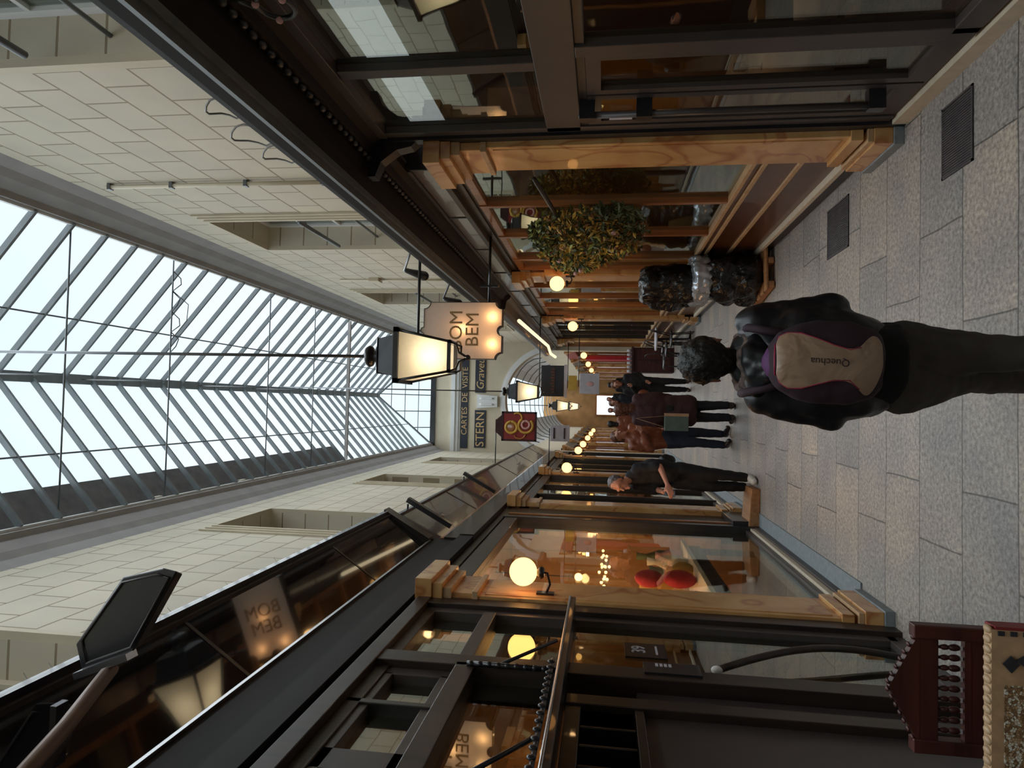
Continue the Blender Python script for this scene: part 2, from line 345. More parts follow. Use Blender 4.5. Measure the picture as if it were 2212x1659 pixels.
# ------------------------------------------------------------------ structure
tag(B((-5, -2.5, -.2), (5.5, 48, 0)).build('floor', 'floor'), kind='structure')
o = B((-1.42, 5.0, .0), (-1.18, 19.5, .012)).build('trim_1', 'bluekerb'); tag(o, kind='structure')
def grid_wall(name, x0, x1, y0, y1, z0, z1, holes, m):
    mb = MB(); ys = sorted({y0, y1, *[h[0] for h in holes], *[h[1] for h in holes]}); zs = sorted({z0, z1, *[h[2] for h in holes], *[h[3] for h in holes]})
    for i in range(len(ys)-1):
        run = None
        for j in range(len(zs)-1):
            yc = (ys[i]+ys[i+1])/2; zc = (zs[j]+zs[j+1])/2
            if not any(h[0] < yc < h[1] and h[2] < zc < h[3] for h in holes): mb.box((x0, ys[i], zs[j]), (x1, ys[i+1], zs[j+1]))
    return tag(mb.build(name, m), kind='structure')
WR = [(2.05, 3.32), (6.5, 7.75), (10.9, 12.15), (15.3, 16.55)]
WL = [(2.3, 3.5), (6.85, 8.05), (11.3, 12.5), (15.7, 16.9)]
ZW0, ZW1 = 4.1, 5.95
grid_wall('wall_right', 1.90, 2.3, -2.5, YE, 3.45, ZS, [(a, b, ZW0, ZW1) for a, b in WR], 'stone')
grid_wall('wall_left', -1.80, -1.42, -2.5, YE, 3.45, ZS, [(a, b, ZW0, ZW1) for a, b in WL], 'stone')
nwin = 0
for s, L, xf, xi in ((1, WR, 1.90, 2.3), (-1, WL, -1.42, -1.80)):
    for a, b in L:
        nwin += 1
        r = thing('window_%d' % nwin, None, None, (xf, (a+b)/2, (ZW0+ZW1)/2), kind='structure')
        q = MB(); e = -s
        for w0, w, t in ((.085, .13, .02), (.04, .085, .035), (.002, .04, .05)):      # stepped surround
            q.box((xf, a-w, ZW0-w), (xf+e*t, a-w0, ZW1+w)); q.box((xf, b+w0, ZW0-w), (xf+e*t, b+w, ZW1+w)); q.box((xf, a-w0, ZW1+w0), (xf+e*t, b+w0, ZW1+w)); q.box((xf, a-w0, ZW0-w), (xf+e*t, b+w0, ZW0-w0))
        q.build('window_surround', 'plaster', r)
        xg = xf + s*.26
        q = MB()
        for y in (a, (a+b)/2-.03, b-.06): q.box((xg-.03, y, ZW0), (xg+.03, y+.06, ZW1))
        for k in range(5): z = ZW0+(ZW1-ZW0-.05)*k/4; q.box((xg-.028, a+.002, z), (xg+.028, b-.002, z+(.05 if k in (0, 4) else .03)))
        q.build('window_frame', 'white_plaster' if s > 0 else 'plaster', r)
        B((xg-.003, a, ZW0), (xg+.003, b, ZW1)).build('window_pane', 'glass2', r)
        B((xf+s*.5, a-.2, ZW0-.2), (xf+s*.52, b+.2, ZW1+.2)).build('dark_backing', 'blackcloth', r)  # plain black sheet closing the opening behind the pane
        if s > 0:
            MB().tube([(xf-.03, a+.1, 5.0), (xf-.03, b-.08, 5.0)], .022).build('guard_rail', 'metal', r)
            MB().tube([(xf+.1, a, 4.55), (xf+.1, b, 4.55)], .014).build('guard_rail', 'metal', r)
# grey cornice under the eaves (profile swept along y)
def sweep_y(prof, y0, y1): 
    mb = MB(); n = len(prof); mb.add([(p[0], y0, p[1]) for p in prof]+[(p[0], y1, p[1]) for p in prof], [tuple(range(n)), tuple(range(2*n-1, n-1, -1))]+[(i, n+i, n+(i+1) % n, (i+1) % n) for i in range(n)]); return mb
for s, nm, xf, n in ((1, 'trim_2', 1.90, 'r'), (-1, 'trim_3', -1.42, 'l')):
    e = -s
    pr = [(xf-e*.3, 6.55), (xf, 6.55), (xf+e*.02, 6.62), (xf+e*.03, 6.66), (xf+e*.04, 6.70), (xf+e*.09, 6.78), (xf+e*.14, 6.90), (xf+e*.145, 6.93), (xf+e*.20, 6.95), (xf+e*.20, 7.0), (xf-e*.3, 7.0)]
    tag(sweep_y(pr, -2.5, YE).build(nm, 'greycornice'), kind='structure')
    B((xf+e*.17, -2.5, 7.001), (xf+e*.225, YE, 7.04)).build(nm.replace('2', '4').replace('3', '5'), 'white_plaster')
    tag(bpy.data.objects[nm.replace('2', '4').replace('3', '5')], kind='structure')
# glazed roof -------------------------------------------------------
RX, RZ, EZ = .2, 8.3, 7.03
EL, ER = -1.22, 1.72
RE = 18.7                     # end of the ridge; the roof hips down to the end wall
roof = thing('ceiling', None, None, (RX, 9, RZ), kind='structure')
B((RX-.06, -2.5, RZ-.08), (RX+.06, RE, RZ+.05)).build('ridge_beam', 'iron', roof)
yy = -2.2; n_r = 0
while yy < RE:
    for xe in (EL, ER):
        d = Vector((xe-RX, 0, EZ-RZ)); up = Vector((-d.z, 0, d.x)).normalized(); up = up if up.z > 0 else -up
        c = Vector((RX, yy, RZ)) + d/2 - up*.03
        MB().obb(c, d/2, (0, .0145, 0), up*.030).build('rafter', 'iron', roof)
    yy += .45 if yy > 0 else .45
for xe in (EL, ER):
    d = Vector((xe-RX, 0, EZ-RZ)); up = Vector((-d.z, 0, d.x)).normalized(); up = up if up.z > 0 else -up
    a = Vector((RX, -2.5, RZ)) + up*.02; 
    MB().add([a, a+d, Vector((xe, YE, EZ))+up*.02, Vector((RX, RE, RZ))+up*.02], [(0,1,2,3)]).build('glass_slope', 'roofglass', roof)
    f = .45 if xe > 0 else .6
    p = Vector((RX, 0, RZ)) + d*f - up*.05
    MB().tube([(p.x, -2.5, p.z), (p.x, YE-.8, p.z)], .010, 6).build('purlin_rod', 'metal', roof)
    MB().tube([(RX, RE, RZ), (xe, YE, EZ)], .03, 6).build('hip_rafter', 'iron', roof)
MB().add([(RX, RE, RZ+.02), (EL, YE, EZ+.02), (ER, YE, EZ+.02)], [(0,1,2)]).build('glass_hip', 'roofglass', roof)
for k in range(1, 6):
    x = EL+(ER-EL)*k/6; t = 1-abs(x-RX)/((RX-EL) if x < RX else (ER-RX))
    MB().tube([(x, YE, EZ), (x, YE-(YE-RE)*t, EZ+(RZ-EZ)*t)], .014, 6).build('glazing_bar', 'iron', roof)
for k in (1, 2, 3):
    t = k/4; y = YE-(YE-RE)*t; z = EZ+(RZ-EZ)*t; MB().tube([(EL+(RX-EL)*t, y, z), (ER+(RX-ER)*t, y, z)], .012, 6).build('glazing_bar', 'iron', roof)
for y in (5.92, 7.52, 9.94, 11.6):
    MB().tube([(-1.22, y, 7.05), (1.72, y, 7.05)], .009, 6).build('tie_rod', 'metal', roof); MB().tube([(RX, y, 7.05), (RX, y, 8.25)], .006, 5).build('king_rod', 'metal', roof)
q = MB()
for k in range(4): q.tube([(.55+.25*k, 7.52, 7.05), (.62+.25*k, 7.45, 6.93-.04*(k % 2)), (.72+.25*k, 7.6, 7.0), (.80+.25*k, 7.52, 7.05)], .006, 5)
q.tube([(1.3, 7.52, 7.04), (1.15, 7.62, 6.9), (.95, 7.57, 6.88), (.7, 7.5, 7.03)], .005, 5); q.build('loose_cable', 'wire', roof)
for y in (13.45,): B((EL, y, 7.1), (ER, y+.05, 7.16)).build('cross_beam', 'greycornice', roof)
# old zinc fall behind the left roof slope
mb = MB()
for k in range(4):
    f0, f1 = 1-.06*k, 1-.06*(k+1); L_ = Vector((EL-RX, 0, EZ-RZ)); nn = Vector((L_.z, 0, -L_.x)).normalized()*(.06+.012*(k % 2)+.006*k); nn = nn if nn.z > 0 else -nn
    a = Vector((RX, 0, RZ))+L_*f0+nn; b = Vector((RX, 0, RZ))+L_*f1+nn*.9
    for j_ in range(36): y_ = -2.5+j_*.44; mb.add([(a.x, y_, a.z), (b.x, y_, b.z), (b.x, y_+.44, b.z), (a.x, y_+.44, a.z)], [(0,1,2,3)])
tag(mb.build('trim_6', 'slate'), kind='structure')
for i, y in enumerate((4.8, 7.4, 9.3, 11.4)):
    q = thing('rafter_shoe', 'pale cast rafter shoe on the left eave, %s from the camera' % ('nearest', 'second', 'third', 'furthest')[i], 'bracket', (-1.22, y, 7.05), group='rafter shoes on the left eave')
    B((-1.32, y-.07, 7.045), (-1.18, y+.07, 7.09)).build('foot', 'cream', q); B((-1.28, y-.03, 7.09), (-1.22, y+.03, 7.16)).build('lug', 'cream', q)

# ------------------------------------------------------------------ end wall with arch
def arch_wall():
    cx, r, zc = .17, 1.50, 3.25; y0, y1 = YE, YE+.4; mb = MB(); N = 24
    pts = [(cx+r*math.cos(PI*k/N), zc+r*math.sin(PI*k/N)) for k in range(N+1)]
    xr_, xl_ = 2.3, -1.8; zt = 6.95
    out = [(xr_, zc)] 
    for k in range(1, N): 
        a = PI*k/N; 
        out.append((cx+(xr_-cx)*1.0, zc+math.tan(a)*(xr_-cx)) if a < PI/4 and zc+math.tan(a)*(xr_-cx) < zt else ((cx-(cx-xl_), zc-math.tan(a)*(cx-xl_)) if a > 3*PI/4 and zc-math.tan(a)*(cx-xl_) < zt else (cx+(zt-zc)/math.tan(a) if abs(math.tan(a)) > 1e-6 else cx, zt)))
    out.append((xl_, zc))
    out = [(min(max(x, xl_), xr_), min(z, zt)) for x, z in out]
    for k in range(N):
        a, b, c, d = pts[k], pts[k+1], out[k+1], out[k]
        vs = [(p[0], y, p[1]) for y in (y0, y1) for p in (a, b, c, d)]
        mb.add(vs, [(0,1,2,3),(7,6,5,4),(0,4,5,1),(2,6,7,3)])
    for (qa, qb) in (((xr_, zc), None), ((xl_, zc), None)):
        pass
    mb.add([(x, y, z) for y in (y0, y1) for x, z in (pts[6], out[5], (xr_, zt), out[7])], [(1,2,3),(7,6,5)]) if False else None
    mb.box((xr_, y0, 0), (cx+r, y1, zc)); mb.box((xl_, y0, 0), (cx-r, y1, zc)); mb.box((xl_, y0, zt-.02), (xr_, y1, zt))
    return tag(mb.build('wall_end', 'plaster'), kind='structure')
# simpler robust version: columns of blocks above the arch curve
def arch_wall2():
    cx, r, zc = .17, 1.50, 3.25; N = 48; mb = MB(); xl_, xr_, zt = -1.8, 2.3, 6.95
    mb.box((xl_, YE, 0), (cx-r, YE+.4, zt)); mb.box((cx+r, YE, 0), (xr_, YE+.4, zt))
    xs = [cx-r*math.cos(PI*k/N) for k in range(N+1)]
    for k in range(N):
        za = zc+math.sqrt(max(0, r*r-(xs[k]-cx)**2)); zb = zc+math.sqrt(max(0, r*r-(xs[k+1]-cx)**2))
        vs = [(xs[k], y, z) for y in (YE, YE+.4) for z in (za, zt)] + [(xs[k+1], y, z) for y in (YE, YE+.4) for z in (zb, zt)]
        mb.add(vs, [(0,4,5,1),(2,3,7,6),(0,2,6,4),(1,5,7,3)])
    return tag(mb.build('wall_end', 'plaster'), kind='structure'), cx, r, zc
_, ACX, AR, AZ = arch_wall2()
q = MB()
N = 40
for k in range(N):
    a0, a1 = PI*k/N, PI*(k+1)/N
    for (ri, ro, t) in ((AR, AR+.09, .05), (AR+.09, AR+.16, .03)):
        vs = []
        for a in (a0, a1):
            for rr in (ri, ro):
                for y in (YE-t, YE+.001): vs.append((ACX+rr*math.cos(a), y, AZ+rr*math.sin(a)))
        q.add(vs, [(0,2,6,4),(2,3,7,6),(0,4,5,1)])
tag(q.build('trim_7', 'white_plaster'), kind='structure')
tag(sweep_y([(0,0)]*3, 0, 1).build('tmp', 'plaster')) ; bpy.data.objects.remove(bpy.data.objects['tmp'])
q = MB(); q.box((-1.42, YE-.10, 6.28), (1.9, YE, 6.40)); q.box((-1.42, YE-.06, 6.18), (1.9, YE, 6.28)); q.box((-1.42, YE-.02, 6.12), (1.9, YE, 6.18)); tag(q.build('trim_8', 'white_plaster'), kind='structure')
tag(B((-1.42, YE-.04, 6.90), (1.9, YE+.02, 7.05)).build('trim_9', 'black'), kind='structure')
k1 = thing('fascia_sign', 'long navy strip sign reading CARTES DE VISITE high on the end wall', 'sign', (.1, YE-.03, 5.98))
B((-1.33, YE-.03, 5.88), (1.55, YE, 6.10)).build('board', 'navy', k1); text('CARTES  DE  VISITE', 'gilt_lettering', 'gold', k1, (.1, YE-.034, 5.985), (1,0,0), (0,0,1), .24)
k2 = thing('fascia_sign', 'navy sign board with gilt capitals STERN left of the keystone', 'sign', (-.72, YE-.03, 5.5))
B((-1.30, YE-.03, 5.33), (-.17, YE, 5.67)).build('board', 'navy', k2); text('STERN', 'gilt_lettering', 'gold', k2, (-.74, YE-.034, 5.49), (1,0,0), (0,0,1), .36)
k3 = thing('fascia_sign', 'navy sign board with gilt script Graveur right of the keystone', 'sign', (.86, YE-.03, 5.5))
B((.36, YE-.03, 5.36), (1.60, YE, 5.68)).build('board', 'navy', k3); text('Graveur', 'gilt_lettering', 'gold', k3, (.98, YE-.034, 5.51), (1,0,0), (0,0,1), .32, shear=.25)
k = thing('keystone', 'white scrolled keystone over the end arch between the two sign boards', 'keystone', (.1, YE-.08, 5.2))
MB().prism([(-.16, 0), (.16, 0), (.21, .62), (-.21, .62)], (.1, YE-.12, 4.98), (1,0,0), (0,0,1), (0,1,0), .12).build('block', 'white_plaster', k)
for x in (-.09, .09): MB().tube([(.1+x, YE-.14, 5.1+.05*j) for j in range(9)], .028, 6).build('scroll_rib', 'white_plaster', k)

# ------------------------------------------------------------------ shopfront pieces
def pilaster(s, y0, label, w=PW, group=None):
    t = thing('marbled_pilaster', label, 'pilaster', (fx(s, .1), y0+w/2, 0), group=group)
    D = .11
    def bx(name, d, ya, yb, z0, z1, m, bev=.004): return B((fx(s, -.3 if name == 'shaft' else .07), ya, z0), (fx(s, d), yb, z1)).build(name, m, t, bevel=bev)
    bx('shaft', D, y0, y0+w, .30, 2.62, 'marble')
    B((fx(s, D-.004), y0+.04, .34), (fx(s, D+.006), y0+w-.04, 2.58)).build('raised_panel', 'marble', t, bevel=.003)
    bx('plinth', D+.07, y0-.04, y0+w+.04, 0, .06, 'bluekerb'); bx('base_block', D+.06, y0-.03, y0+w+.03, .06, .17, 'marble')
    bx('base_moulding', D+.045, y0-.02, y0+w+.02, .17, .205, 'gilt'); bx('base_moulding', D+.03, y0-.01, y0+w+.01, .225, .30, 'marble')
    bx('necking', D+.03, y0-.01, y0+w+.01, 2.62, 2.66, 'gilt'); bx('capital', D+.015, y0, y0+w, 2.66, 2.80, 'marble')
    bx('capital_moulding', D+.05, y0-.02, y0+w+.02, 2.80, 2.86, 'gilt'); bx('capital_moulding', D+.08, y0-.035, y0+w+.035, 2.86, 2.93, 'marble'); bx('abacus', D+.11, y0-.05, y0+w+.05, 2.93, 3.045, 'marble')
    return t
ordn = ['nearest', 'second', 'third', 'fourth', 'fifth']
for s in (1, -1):
    for i, y0 in enumerate(PY[s]):
        if i == 0: continue
        if i == 1: lab = 'ochre marbled pilaster with stepped base between the glass restaurant door and planted shopfront' if s > 0 else 'ochre marbled pilaster carrying the big round lamp beside the door numbered 39'
        else: lab = 'ochre marbled pilaster on the %s side, %s along the passage' % (SN[s], ordn[i-1])
        pilaster(s, y0, lab, group='marbled pilasters between the shopfronts')

def glass(name, s, d, y0, y1, z0, z1, parent, m='glass'):
    return B((fx(s, d)-.003, y0, z0), (fx(s, d)+.003, y1, z1)).build(name, m, parent)
def bar(name, s, d0, d1, y0, y1, z0, z1, m, parent, bev=.004):
    return B((fx(s, d0), y0, z0), (fx(s, d1), y1, z1)).build(name, m, parent, bevel=bev)

# --- cornices of the shopfront row
def hcorn(s, y0, y1, top, name, out=.44, m='black'):
    X = lambda d: fx(s, d)
    zt = top
    pr = [(X(-.3), zt), (X(out), zt), (X(out), zt-.03), (X(out-.01), zt-.10), (X(out-.05), zt-.115), (X(out-.07), zt-.15), (X(out-.16), zt-.165),
          (X(.16), zt-.175), (X(.13), zt-.22), (X(.09), zt-.24), (X(.06), zt-.29), (X(.03), zt-.31), (X(.03), zt-.33), (X(-.3), zt-.33)]
    o = sweep_y(pr, y0, y1).build(name, m); return o
tr = hcorn(1, -1.5, 10.6, 3.63, 'cornice', m='mattebrown'); tag(tr, 'long dark projecting cornice above the right-hand shopfronts', 'cornice')
tr = hcorn(1, 10.65, YE-.1, 3.56, 'cornice', .36, 'darkbrown'); tag(tr, 'further, lower length of dark cornice on the right side', 'cornice')
q = MB(); q.box((fx(1, .445), -1.5, 3.50), (fx(1, .40), 10.6, 3.525)); q.box((fx(1, .40), -1.5, 3.475), (fx(1, .36), 10.6, 3.50))
q = q.build('cornice_moulding', 'metal'); tag(q, 'pale blue-grey painted moulding under the right cornice edge', 'moulding')
# bead course under the right cornice
pr = thing('bead_course', 'course of dark beads running beneath the right-hand cornice', 'moulding', (fx(1, .2), 3, 3.4))
bead = MB().ball((fx(1, .17), .7, 3.425), (.022, .032, .022), 8, 6).build('bead', 'black', pr)
for k in range(1, 96):
    c = bead.copy(); COL.objects.link(c); c.parent = pr; c.location = (0, k*.085, 0)
# frieze panels right y 4.85 -> 20
def frieze(s, y0, y1, z0, z1, d, lab, n, m='frieze', parent=None):
    t = thing('frieze_board', lab, 'fascia', (fx(s, d), (y0+y1)/2, z0))
    bar('lower_rail', s, -.2, d+.03, y0, y1, z0, z0+.05, 'darkbrown', t); bar('upper_rail', s, -.2, d+.02, y0, y1, z1-.03, z1, 'darkbrown', t)
    L = (y1-y0)/n
    for i in range(n):
        bar('panel', s, -.2, d, y0+i*L+.01, y0+(i+1)*L-.01, z0+.05, z1-.03, m, t)
        bar('joint_strip', s, -.2, d+.008, y0+i*L-.012, y0+i*L+.012, z0+.04, z1-.02, 'black', t)
    return t
frieze(1, 4.86, 8.75, 3.05, 3.31, .08, 'brown-grey glossy frieze above the planted shopfront', 3)
frieze(1, 8.78, 13.1, 3.05, 3.31, .08, 'brown-grey glossy frieze behind the illuminated hanging sign', 3)
frieze(1, 13.15, 19.8, 3.05, 3.26, .08, 'dark brown frieze over the far right shopfronts', 4, 'darkbrown')
# left: glossy black fascia then brown frieze
def tilted(name, xt, zt, xb, zb, y0, y1, th, m, par):   # board leaning forward: top edge out over the passage
    n = Vector((zt-zb, 0, xb-xt)).normalized()*th
    return MB().add([(x, y, z) for y in (y0, y1) for x, z in ((xt, zt), (xb, zb), (xb-n.x, zb-n.z), (xt-n.x, zt-n.z))], [(0,1,2,3),(7,6,5,4),(0,4,5,1),(1,5,6,2),(2,6,7,3),(3,7,4,0)]).build(name, m, par)
t = thing('fascia_board', 'high glossy black fascia leaning over the near left shop, reflecting the lantern', 'fascia', (-1.2, 2.5, 3.25))
tilted('face', -1.125, 3.86, -1.385, 3.475, -1.5, 6.42, .02, 'blackgloss', t)
B((-1.415, -1.5, 3.86), (-1.10, 6.45, 3.89)).build('top_moulding', 'darkbrown', t); B((-1.415, -1.5, 3.89), (-1.07, 6.45, 3.93)).build('top_moulding', 'black', t)
B((-1.415, -1.5, 3.456), (-1.333, 6.45, 3.474)).build('bottom_strip', 'chrome', t)
for y in (1.1, 3.15, 5.0): tilted('joint_strip', -1.122, 3.858, -1.381, 3.475, y-.012, y+.012, .01, 'black', t)
MB().prism([(0, 0), (.10, 0), (.36, .46), (0, .46)], (-1.415, 6.42, 3.47), (1,0,0), (0,0,1), (0,1,0), .16).build('end_board', 'black', t)
B((-1.415, -1.5, 3.20), (-1.350, 6.6, 3.455)).build('lower_board', 'mattebrown', t); B((-1.415, -1.5, 3.06), (-1.30, 6.6, 3.20)).build('lower_moulding', 'mattebrown', t)
t = thing('fascia_board', 'brown glossy leaning fascia with dark bars further along the left side', 'fascia', (-1.25, 13, 3.4))
tilted('face', -1.16, 3.84, -1.385, 3.40, 6.6, YE-.12, .02, 'frieze', t)
B((-1.415, 6.6, 3.84), (-1.13, YE-.12, 3.88)).build('top_moulding', 'darkbrown', t); B((-1.415, 6.6, 3.36), (-1.34, YE-.12, 3.40)).build('bottom_strip', 'orangewood', t)
B((-1.415, 6.6, 3.20), (-1.33, YE-.12, 3.36)).build('lower_board', 'darkbrown', t); B((-1.415, 6.6, 3.06), (-1.29, YE-.12, 3.20)).build('lower_moulding', 'darkbrown', t)
MB().tube([(-1.275+.012*math.sin(k), 7.25+.05*k, 3.62+.04*math.sin(k*1.9)) for k in range(9)], .006, 5).build('painted_lettering', 'orangewood', t)
for y in (8.7, 13.0, 16.0, 18.4): tilted('joint_strip', -1.155, 3.838, -1.38, 3.402, y-.02, y+.02, .01, 'black', t)
for i, y in enumerate((7.0, 9.9)):
    t = thing('picture_light', ('nearer', 'further')[i]+' long black picture-light bar standing off the left fascia', 'lamp', (fx(-1, .2), y, 3.6), group='picture lights on the left fascia')
    MB().tube([(-1.3, y, 3.87), (-1.08, y, 3.86)], .012, 6).build('arm', 'black', t)
    MB().obb((-1.16, y, 3.62), (.022, 0, -.012), (0, .04, 0), (.13, 0, .24)).build('housing', 'black', t)
# dark lower mouldings running along both sides directly above the glass
for s in (1, -1):
    q = MB(); q.box((fx(s, -.2), -1.5, 2.98), (fx(s, .05), YE, 3.05)); q.box((fx(s, -.2), -1.5, 2.95), (fx(s, .03), YE, 2.98))
    if s > 0: q = MB(); q.box((fx(s, -.2), 4.85, 2.98), (fx(s, .05), YE, 3.05)); q.box((fx(s, -.2), 4.85, 2.95), (fx(s, .03), YE, 2.98))
    tag(q.build('head_rail', 'darkbrown'), 'dark timber rail over the %s-hand shop windows' % SN[s], 'moulding')

# --- right bay 1: glazed restaurant front, y -1.5 .. 4.4
t = thing('restaurant_shopfront', 'tall dark-framed glass front of the near right restaurant', 'shopfront', (fx(1, 0), 2.4, 0))
G = lambda *a, m='frame': bar('frame', 1, *a, m, t)
G(-.03, .06, -1.5, 4.32, 3.28, 3.40)
G(-.03, .05, -1.5, 4.32, 1.98, 2.20); G(-.03, .035, -1.5, 4.32, 1.93, 1.98)
for y in (1.1, 3.44): G(-.03, .045, y, y+.09, 2.2, 3.28)
for y in (1.1, 3.30): G(-.03, .05, y, y+.10, .1, 1.98)
G(-.03, .05, 4.26, 4.33, .1, 3.28)
G(-.03, .05, -1.5, 3.35, .10, .22)
B((fx(1, -.05), 4.33, 0), (fx(1, .07), 4.41, 3.40)).build('end_post', 'black', t)
for a, b in ((-1.4, 1.1), (1.19, 3.44), (3.53, 4.26)): glass('upper_pane', 1, 0, a, b, 2.2, 3.28, t, 'glass2')
for a, b in ((-1.4, 1.1), (1.2, 3.30)): glass('lower_pane', 1, 0, a, b, .22, 1.93, t)
B((fx(1, -.05), -1.5, 0), (fx(1, .07), 4.33, .085)).build('threshold', 'beige', t)
B((fx(1, -.05), -1.5, .085), (fx(1, .03), 4.33, .11)).build('sill', 'frame', t)
t = thing('glass_door', 'dark-framed double glass door with black bar handle in the near right restaurant', 'door', (fx(1, 0), 3.85, .1))
for a, b in ((3.41, 3.84), (3.86, 4.25)):
    q = MB(); q.box((fx(1, -.02), a, .11), (fx(1, .04), a+.05, 1.93)); q.box((fx(1, -.02), b-.05, .11), (fx(1, .04), b, 1.93)); q.box((fx(1, -.02), a+.05, 1.85), (fx(1, .04), b-.05, 1.93)); q.box((fx(1, -.02), a+.05, .11), (fx(1, .04), b-.05, .22))
    l = q.build('door_leaf', 'frame', t); glass('door_glass', 1, .01, a+.05, b-.05, .22, 1.85, l)
h = MB(); h.tube([(fx(1, .12), 3.93, .30), (fx(1, .12), 3.93, 1.98)], .02, 10).build('bar_handle', 'frame', t)
for z in (.33, 1.60, 1.93): B((fx(1, .03), 3.90, z-.045), (fx(1, .15), 3.96, z+.045)).build('handle_mount', 'black', t)
B((fx(1, .041), 4.13, 1.66), (fx(1, .045), 4.18, 1.80)).build('door_sticker', 'lilac', t)

# --- generic planted shopfront bay on the right (brown riser, ochre beading, orange mullions)
def bay_right(y0, y1, label, mull, glassm='glass', detail=True, wood='orangewood'):
    t = thing('shopfront', label, 'shopfront', (fx(1, 0), (y0+y1)/2, 0))
    bar('plinth_board', 1, -.2, .06, y0, y1, 0, .10, 'darkbrown', t); bar('plinth_beading', 1, -.2, .085, y0, y1, .10, .14, 'beige', t)
    bar('stall_riser', 1, -.2, .03, y0, y1, .14, .66, 'brownpanel', t)
    for z in (.40, .66, .74): bar('beading', 1, -.2, .05 if z < .5 else .065, y0, y1, z, z+.035, 'gilt', t)
    bar('sill', 1, -.2, .04, y0, y1, .695, .74, 'brownpanel', t)
    edges = [y0] + mull + [y1]
    for m_ in mull: bar('mullion', 1, -.03, .05, m_-.03, m_+.03, .775, 2.95, wood, t)
    for e in (y0+.03, y1-.03): bar('side_post', 1, -.03, .05, e-.03, e+.03, .775, 2.95, wood, t)
    for i in range(len(edges)-1):
        glass('window_pane', 1, 0, edges[i]+.04, edges[i+1]-.04, .775, 2.95, t, glassm)
    bar('head_board', 1, -.03, .04, y0, y1, 2.88, 2.95, wood, t)
    return t
bay_right(4.86, 8.78, 'brown panelled shopfront with ochre beading behind the hanging flowers', [5.95, 7.05, 8.15], 'glass2')
bay_right(9.26, 13.13, 'orange-wood shopfront behind the black wrapped bundles', [10.1, 11.1, 12.1])
bay_right(13.6, 17.53, 'dark shopfront of the far right terrace', [14.6, 15.6, 16.6], wood='darkbrown')
bay_right(18.0, YE-.02, 'last right-hand shopfront before the arch', [19.0])
# --- left bay 1 (number 39)
t = thing('shopfront', 'dark brown moulded shopfront with ledge at the near left, numbered 39', 'shopfront', (fx(-1, 0), 2.4, 0))
D = lambda nm, d0, d1, y0, y1, z0, z1, m='darkbrown': bar(nm, -1, d0, d1, y0, y1, z0, z1, m, t)
D('corner_post', -.1, .09, 4.36, 4.50, 0, 3.02); D('corner_post', -.05, .06, 4.28, 4.36, .05, 2.97, 'frame')
D('head_mould', -.1, .10, -1.5, 4.5, 2.93, 3.02); D('head_mould', -.1, .06, -1.5, 4.3, 2.86, 2.93)
D('middle_post', -.1, .09, 3.36, 3.50, 0, 2.95); D('middle_post', -.05, .05, 3.50, 3.56, .05, 2.9, 'frame')
D('transom', -.05, .07, 3.5, 4.3, 2.46, 2.54, 'frame'); D('transom', -.05, .09, 2.3, 3.4, 2.42, 2.52)
D('upper_window_frame', -.05, .05, 3.28, 3.38, 2.5, 2.93, 'frame'); D('upper_window_frame', -.05, .05, 2.3, 3.3, 2.82, 2.93, 'frame'); D('upper_window_frame', -.05, .05, 2.3, 3.3, 2.5, 2.58, 'frame'); D('upper_window_frame', -.05, .05, 2.4, 2.55, 2.5, 2.93, 'frame'); D('upper_window_frame', -.05, .06, 2.93, 2.97, 2.5, 2.93, 'black')
glass('upper_pane', -1, 0, 3.56, 4.3, 2.54, 2.88, t, 'glass2'); glass('upper_pane', -1, 0, 2.5, 3.3, 2.56, 2.84, t, 'glass2'); glass('upper_pane', -1, 0, .5, 2.42, 2.56, 2.84, t, 'glass2')
glass('middle_pane', -1, 0, 3.56, 4.3, 2.02, 2.46, t, 'glass2'); glass('middle_pane', -1, 0, .5, 3.36, 2.02, 2.44, t, 'glass2')
glass('lower_pane', -1, .02, 3.56, 4.3, .10, 1.95, t, 'glass2')
D('threshold', -.1, .06, 3.5, 4.36, 0, .10, 'frame'); D('lower_panel', -.1, .02, -1.5, 3.36, 0, 1.62, 'frame'); D('lower_post', -.1, .06, 3.10, 3.2, 0, 1.95)
D('vent_frame', -.1, .05, .5, 3.12, 1.60, 1.64); D('vent_frame', -.1, .05, .5, 3.12, 1.88, 1.95); D('vent_back', -.12, -.08, .5, 3.12, 1.62, 1.9, 'black')
for k in range(16): D('vent_slat', -.08, .03, .7+k*.16, .715+k*.16, 1.64, 1.88, 'black')
p = B((fx(-1, .024), 3.80, 1.43), (fx(-1, .034), 4.02, 1.66)).build('number_plate', 'black', t)
text('39', 'number', 'lilac', p, (fx(-1, .036), 3.91, 1.58), (0, 1, 0), (0, 0, 1), .11, .002); B((fx(-1, .034), 3.845, 1.478), (fx(-1, .037), 3.975, 1.490)).build('small_line', 'lilac', p)
p = B((fx(-1, .05), 3.42, 1.30), (fx(-1, .10), 3.56, 1.58)).build('keypad_box', 'black', t)
for k in range(4): B((fx(-1, .10), 3.50, 1.44+k*.022), (fx(-1, .103), 3.535, 1.454+k*.022)).build('key_button', 'lilac', p)
t = thing('door_handle', 'curved dark wooden pull handle with white tip on the glass beside the number 39', 'handle', (fx(-1, .07), 3.9, .6))
pts = [(fx(-1, .06+.05*math.sin(PI*k/14)), 3.62+.36*math.sin(PI*.55*k/14), 1.20-1.08*k/14) for k in range(15)]
MB().tube(pts, .019, 10).build('pull_bar', 'darkbrown', t); MB().ball(pts[0], (.022, .022, .03), 10, 8).build('white_tip', 'white', t)
t = thing('canopy_shelf', 'narrow dark ledge on beaded iron brackets across the near left shopfront', 'ledge', (fx(-1, .1), 3, 2))
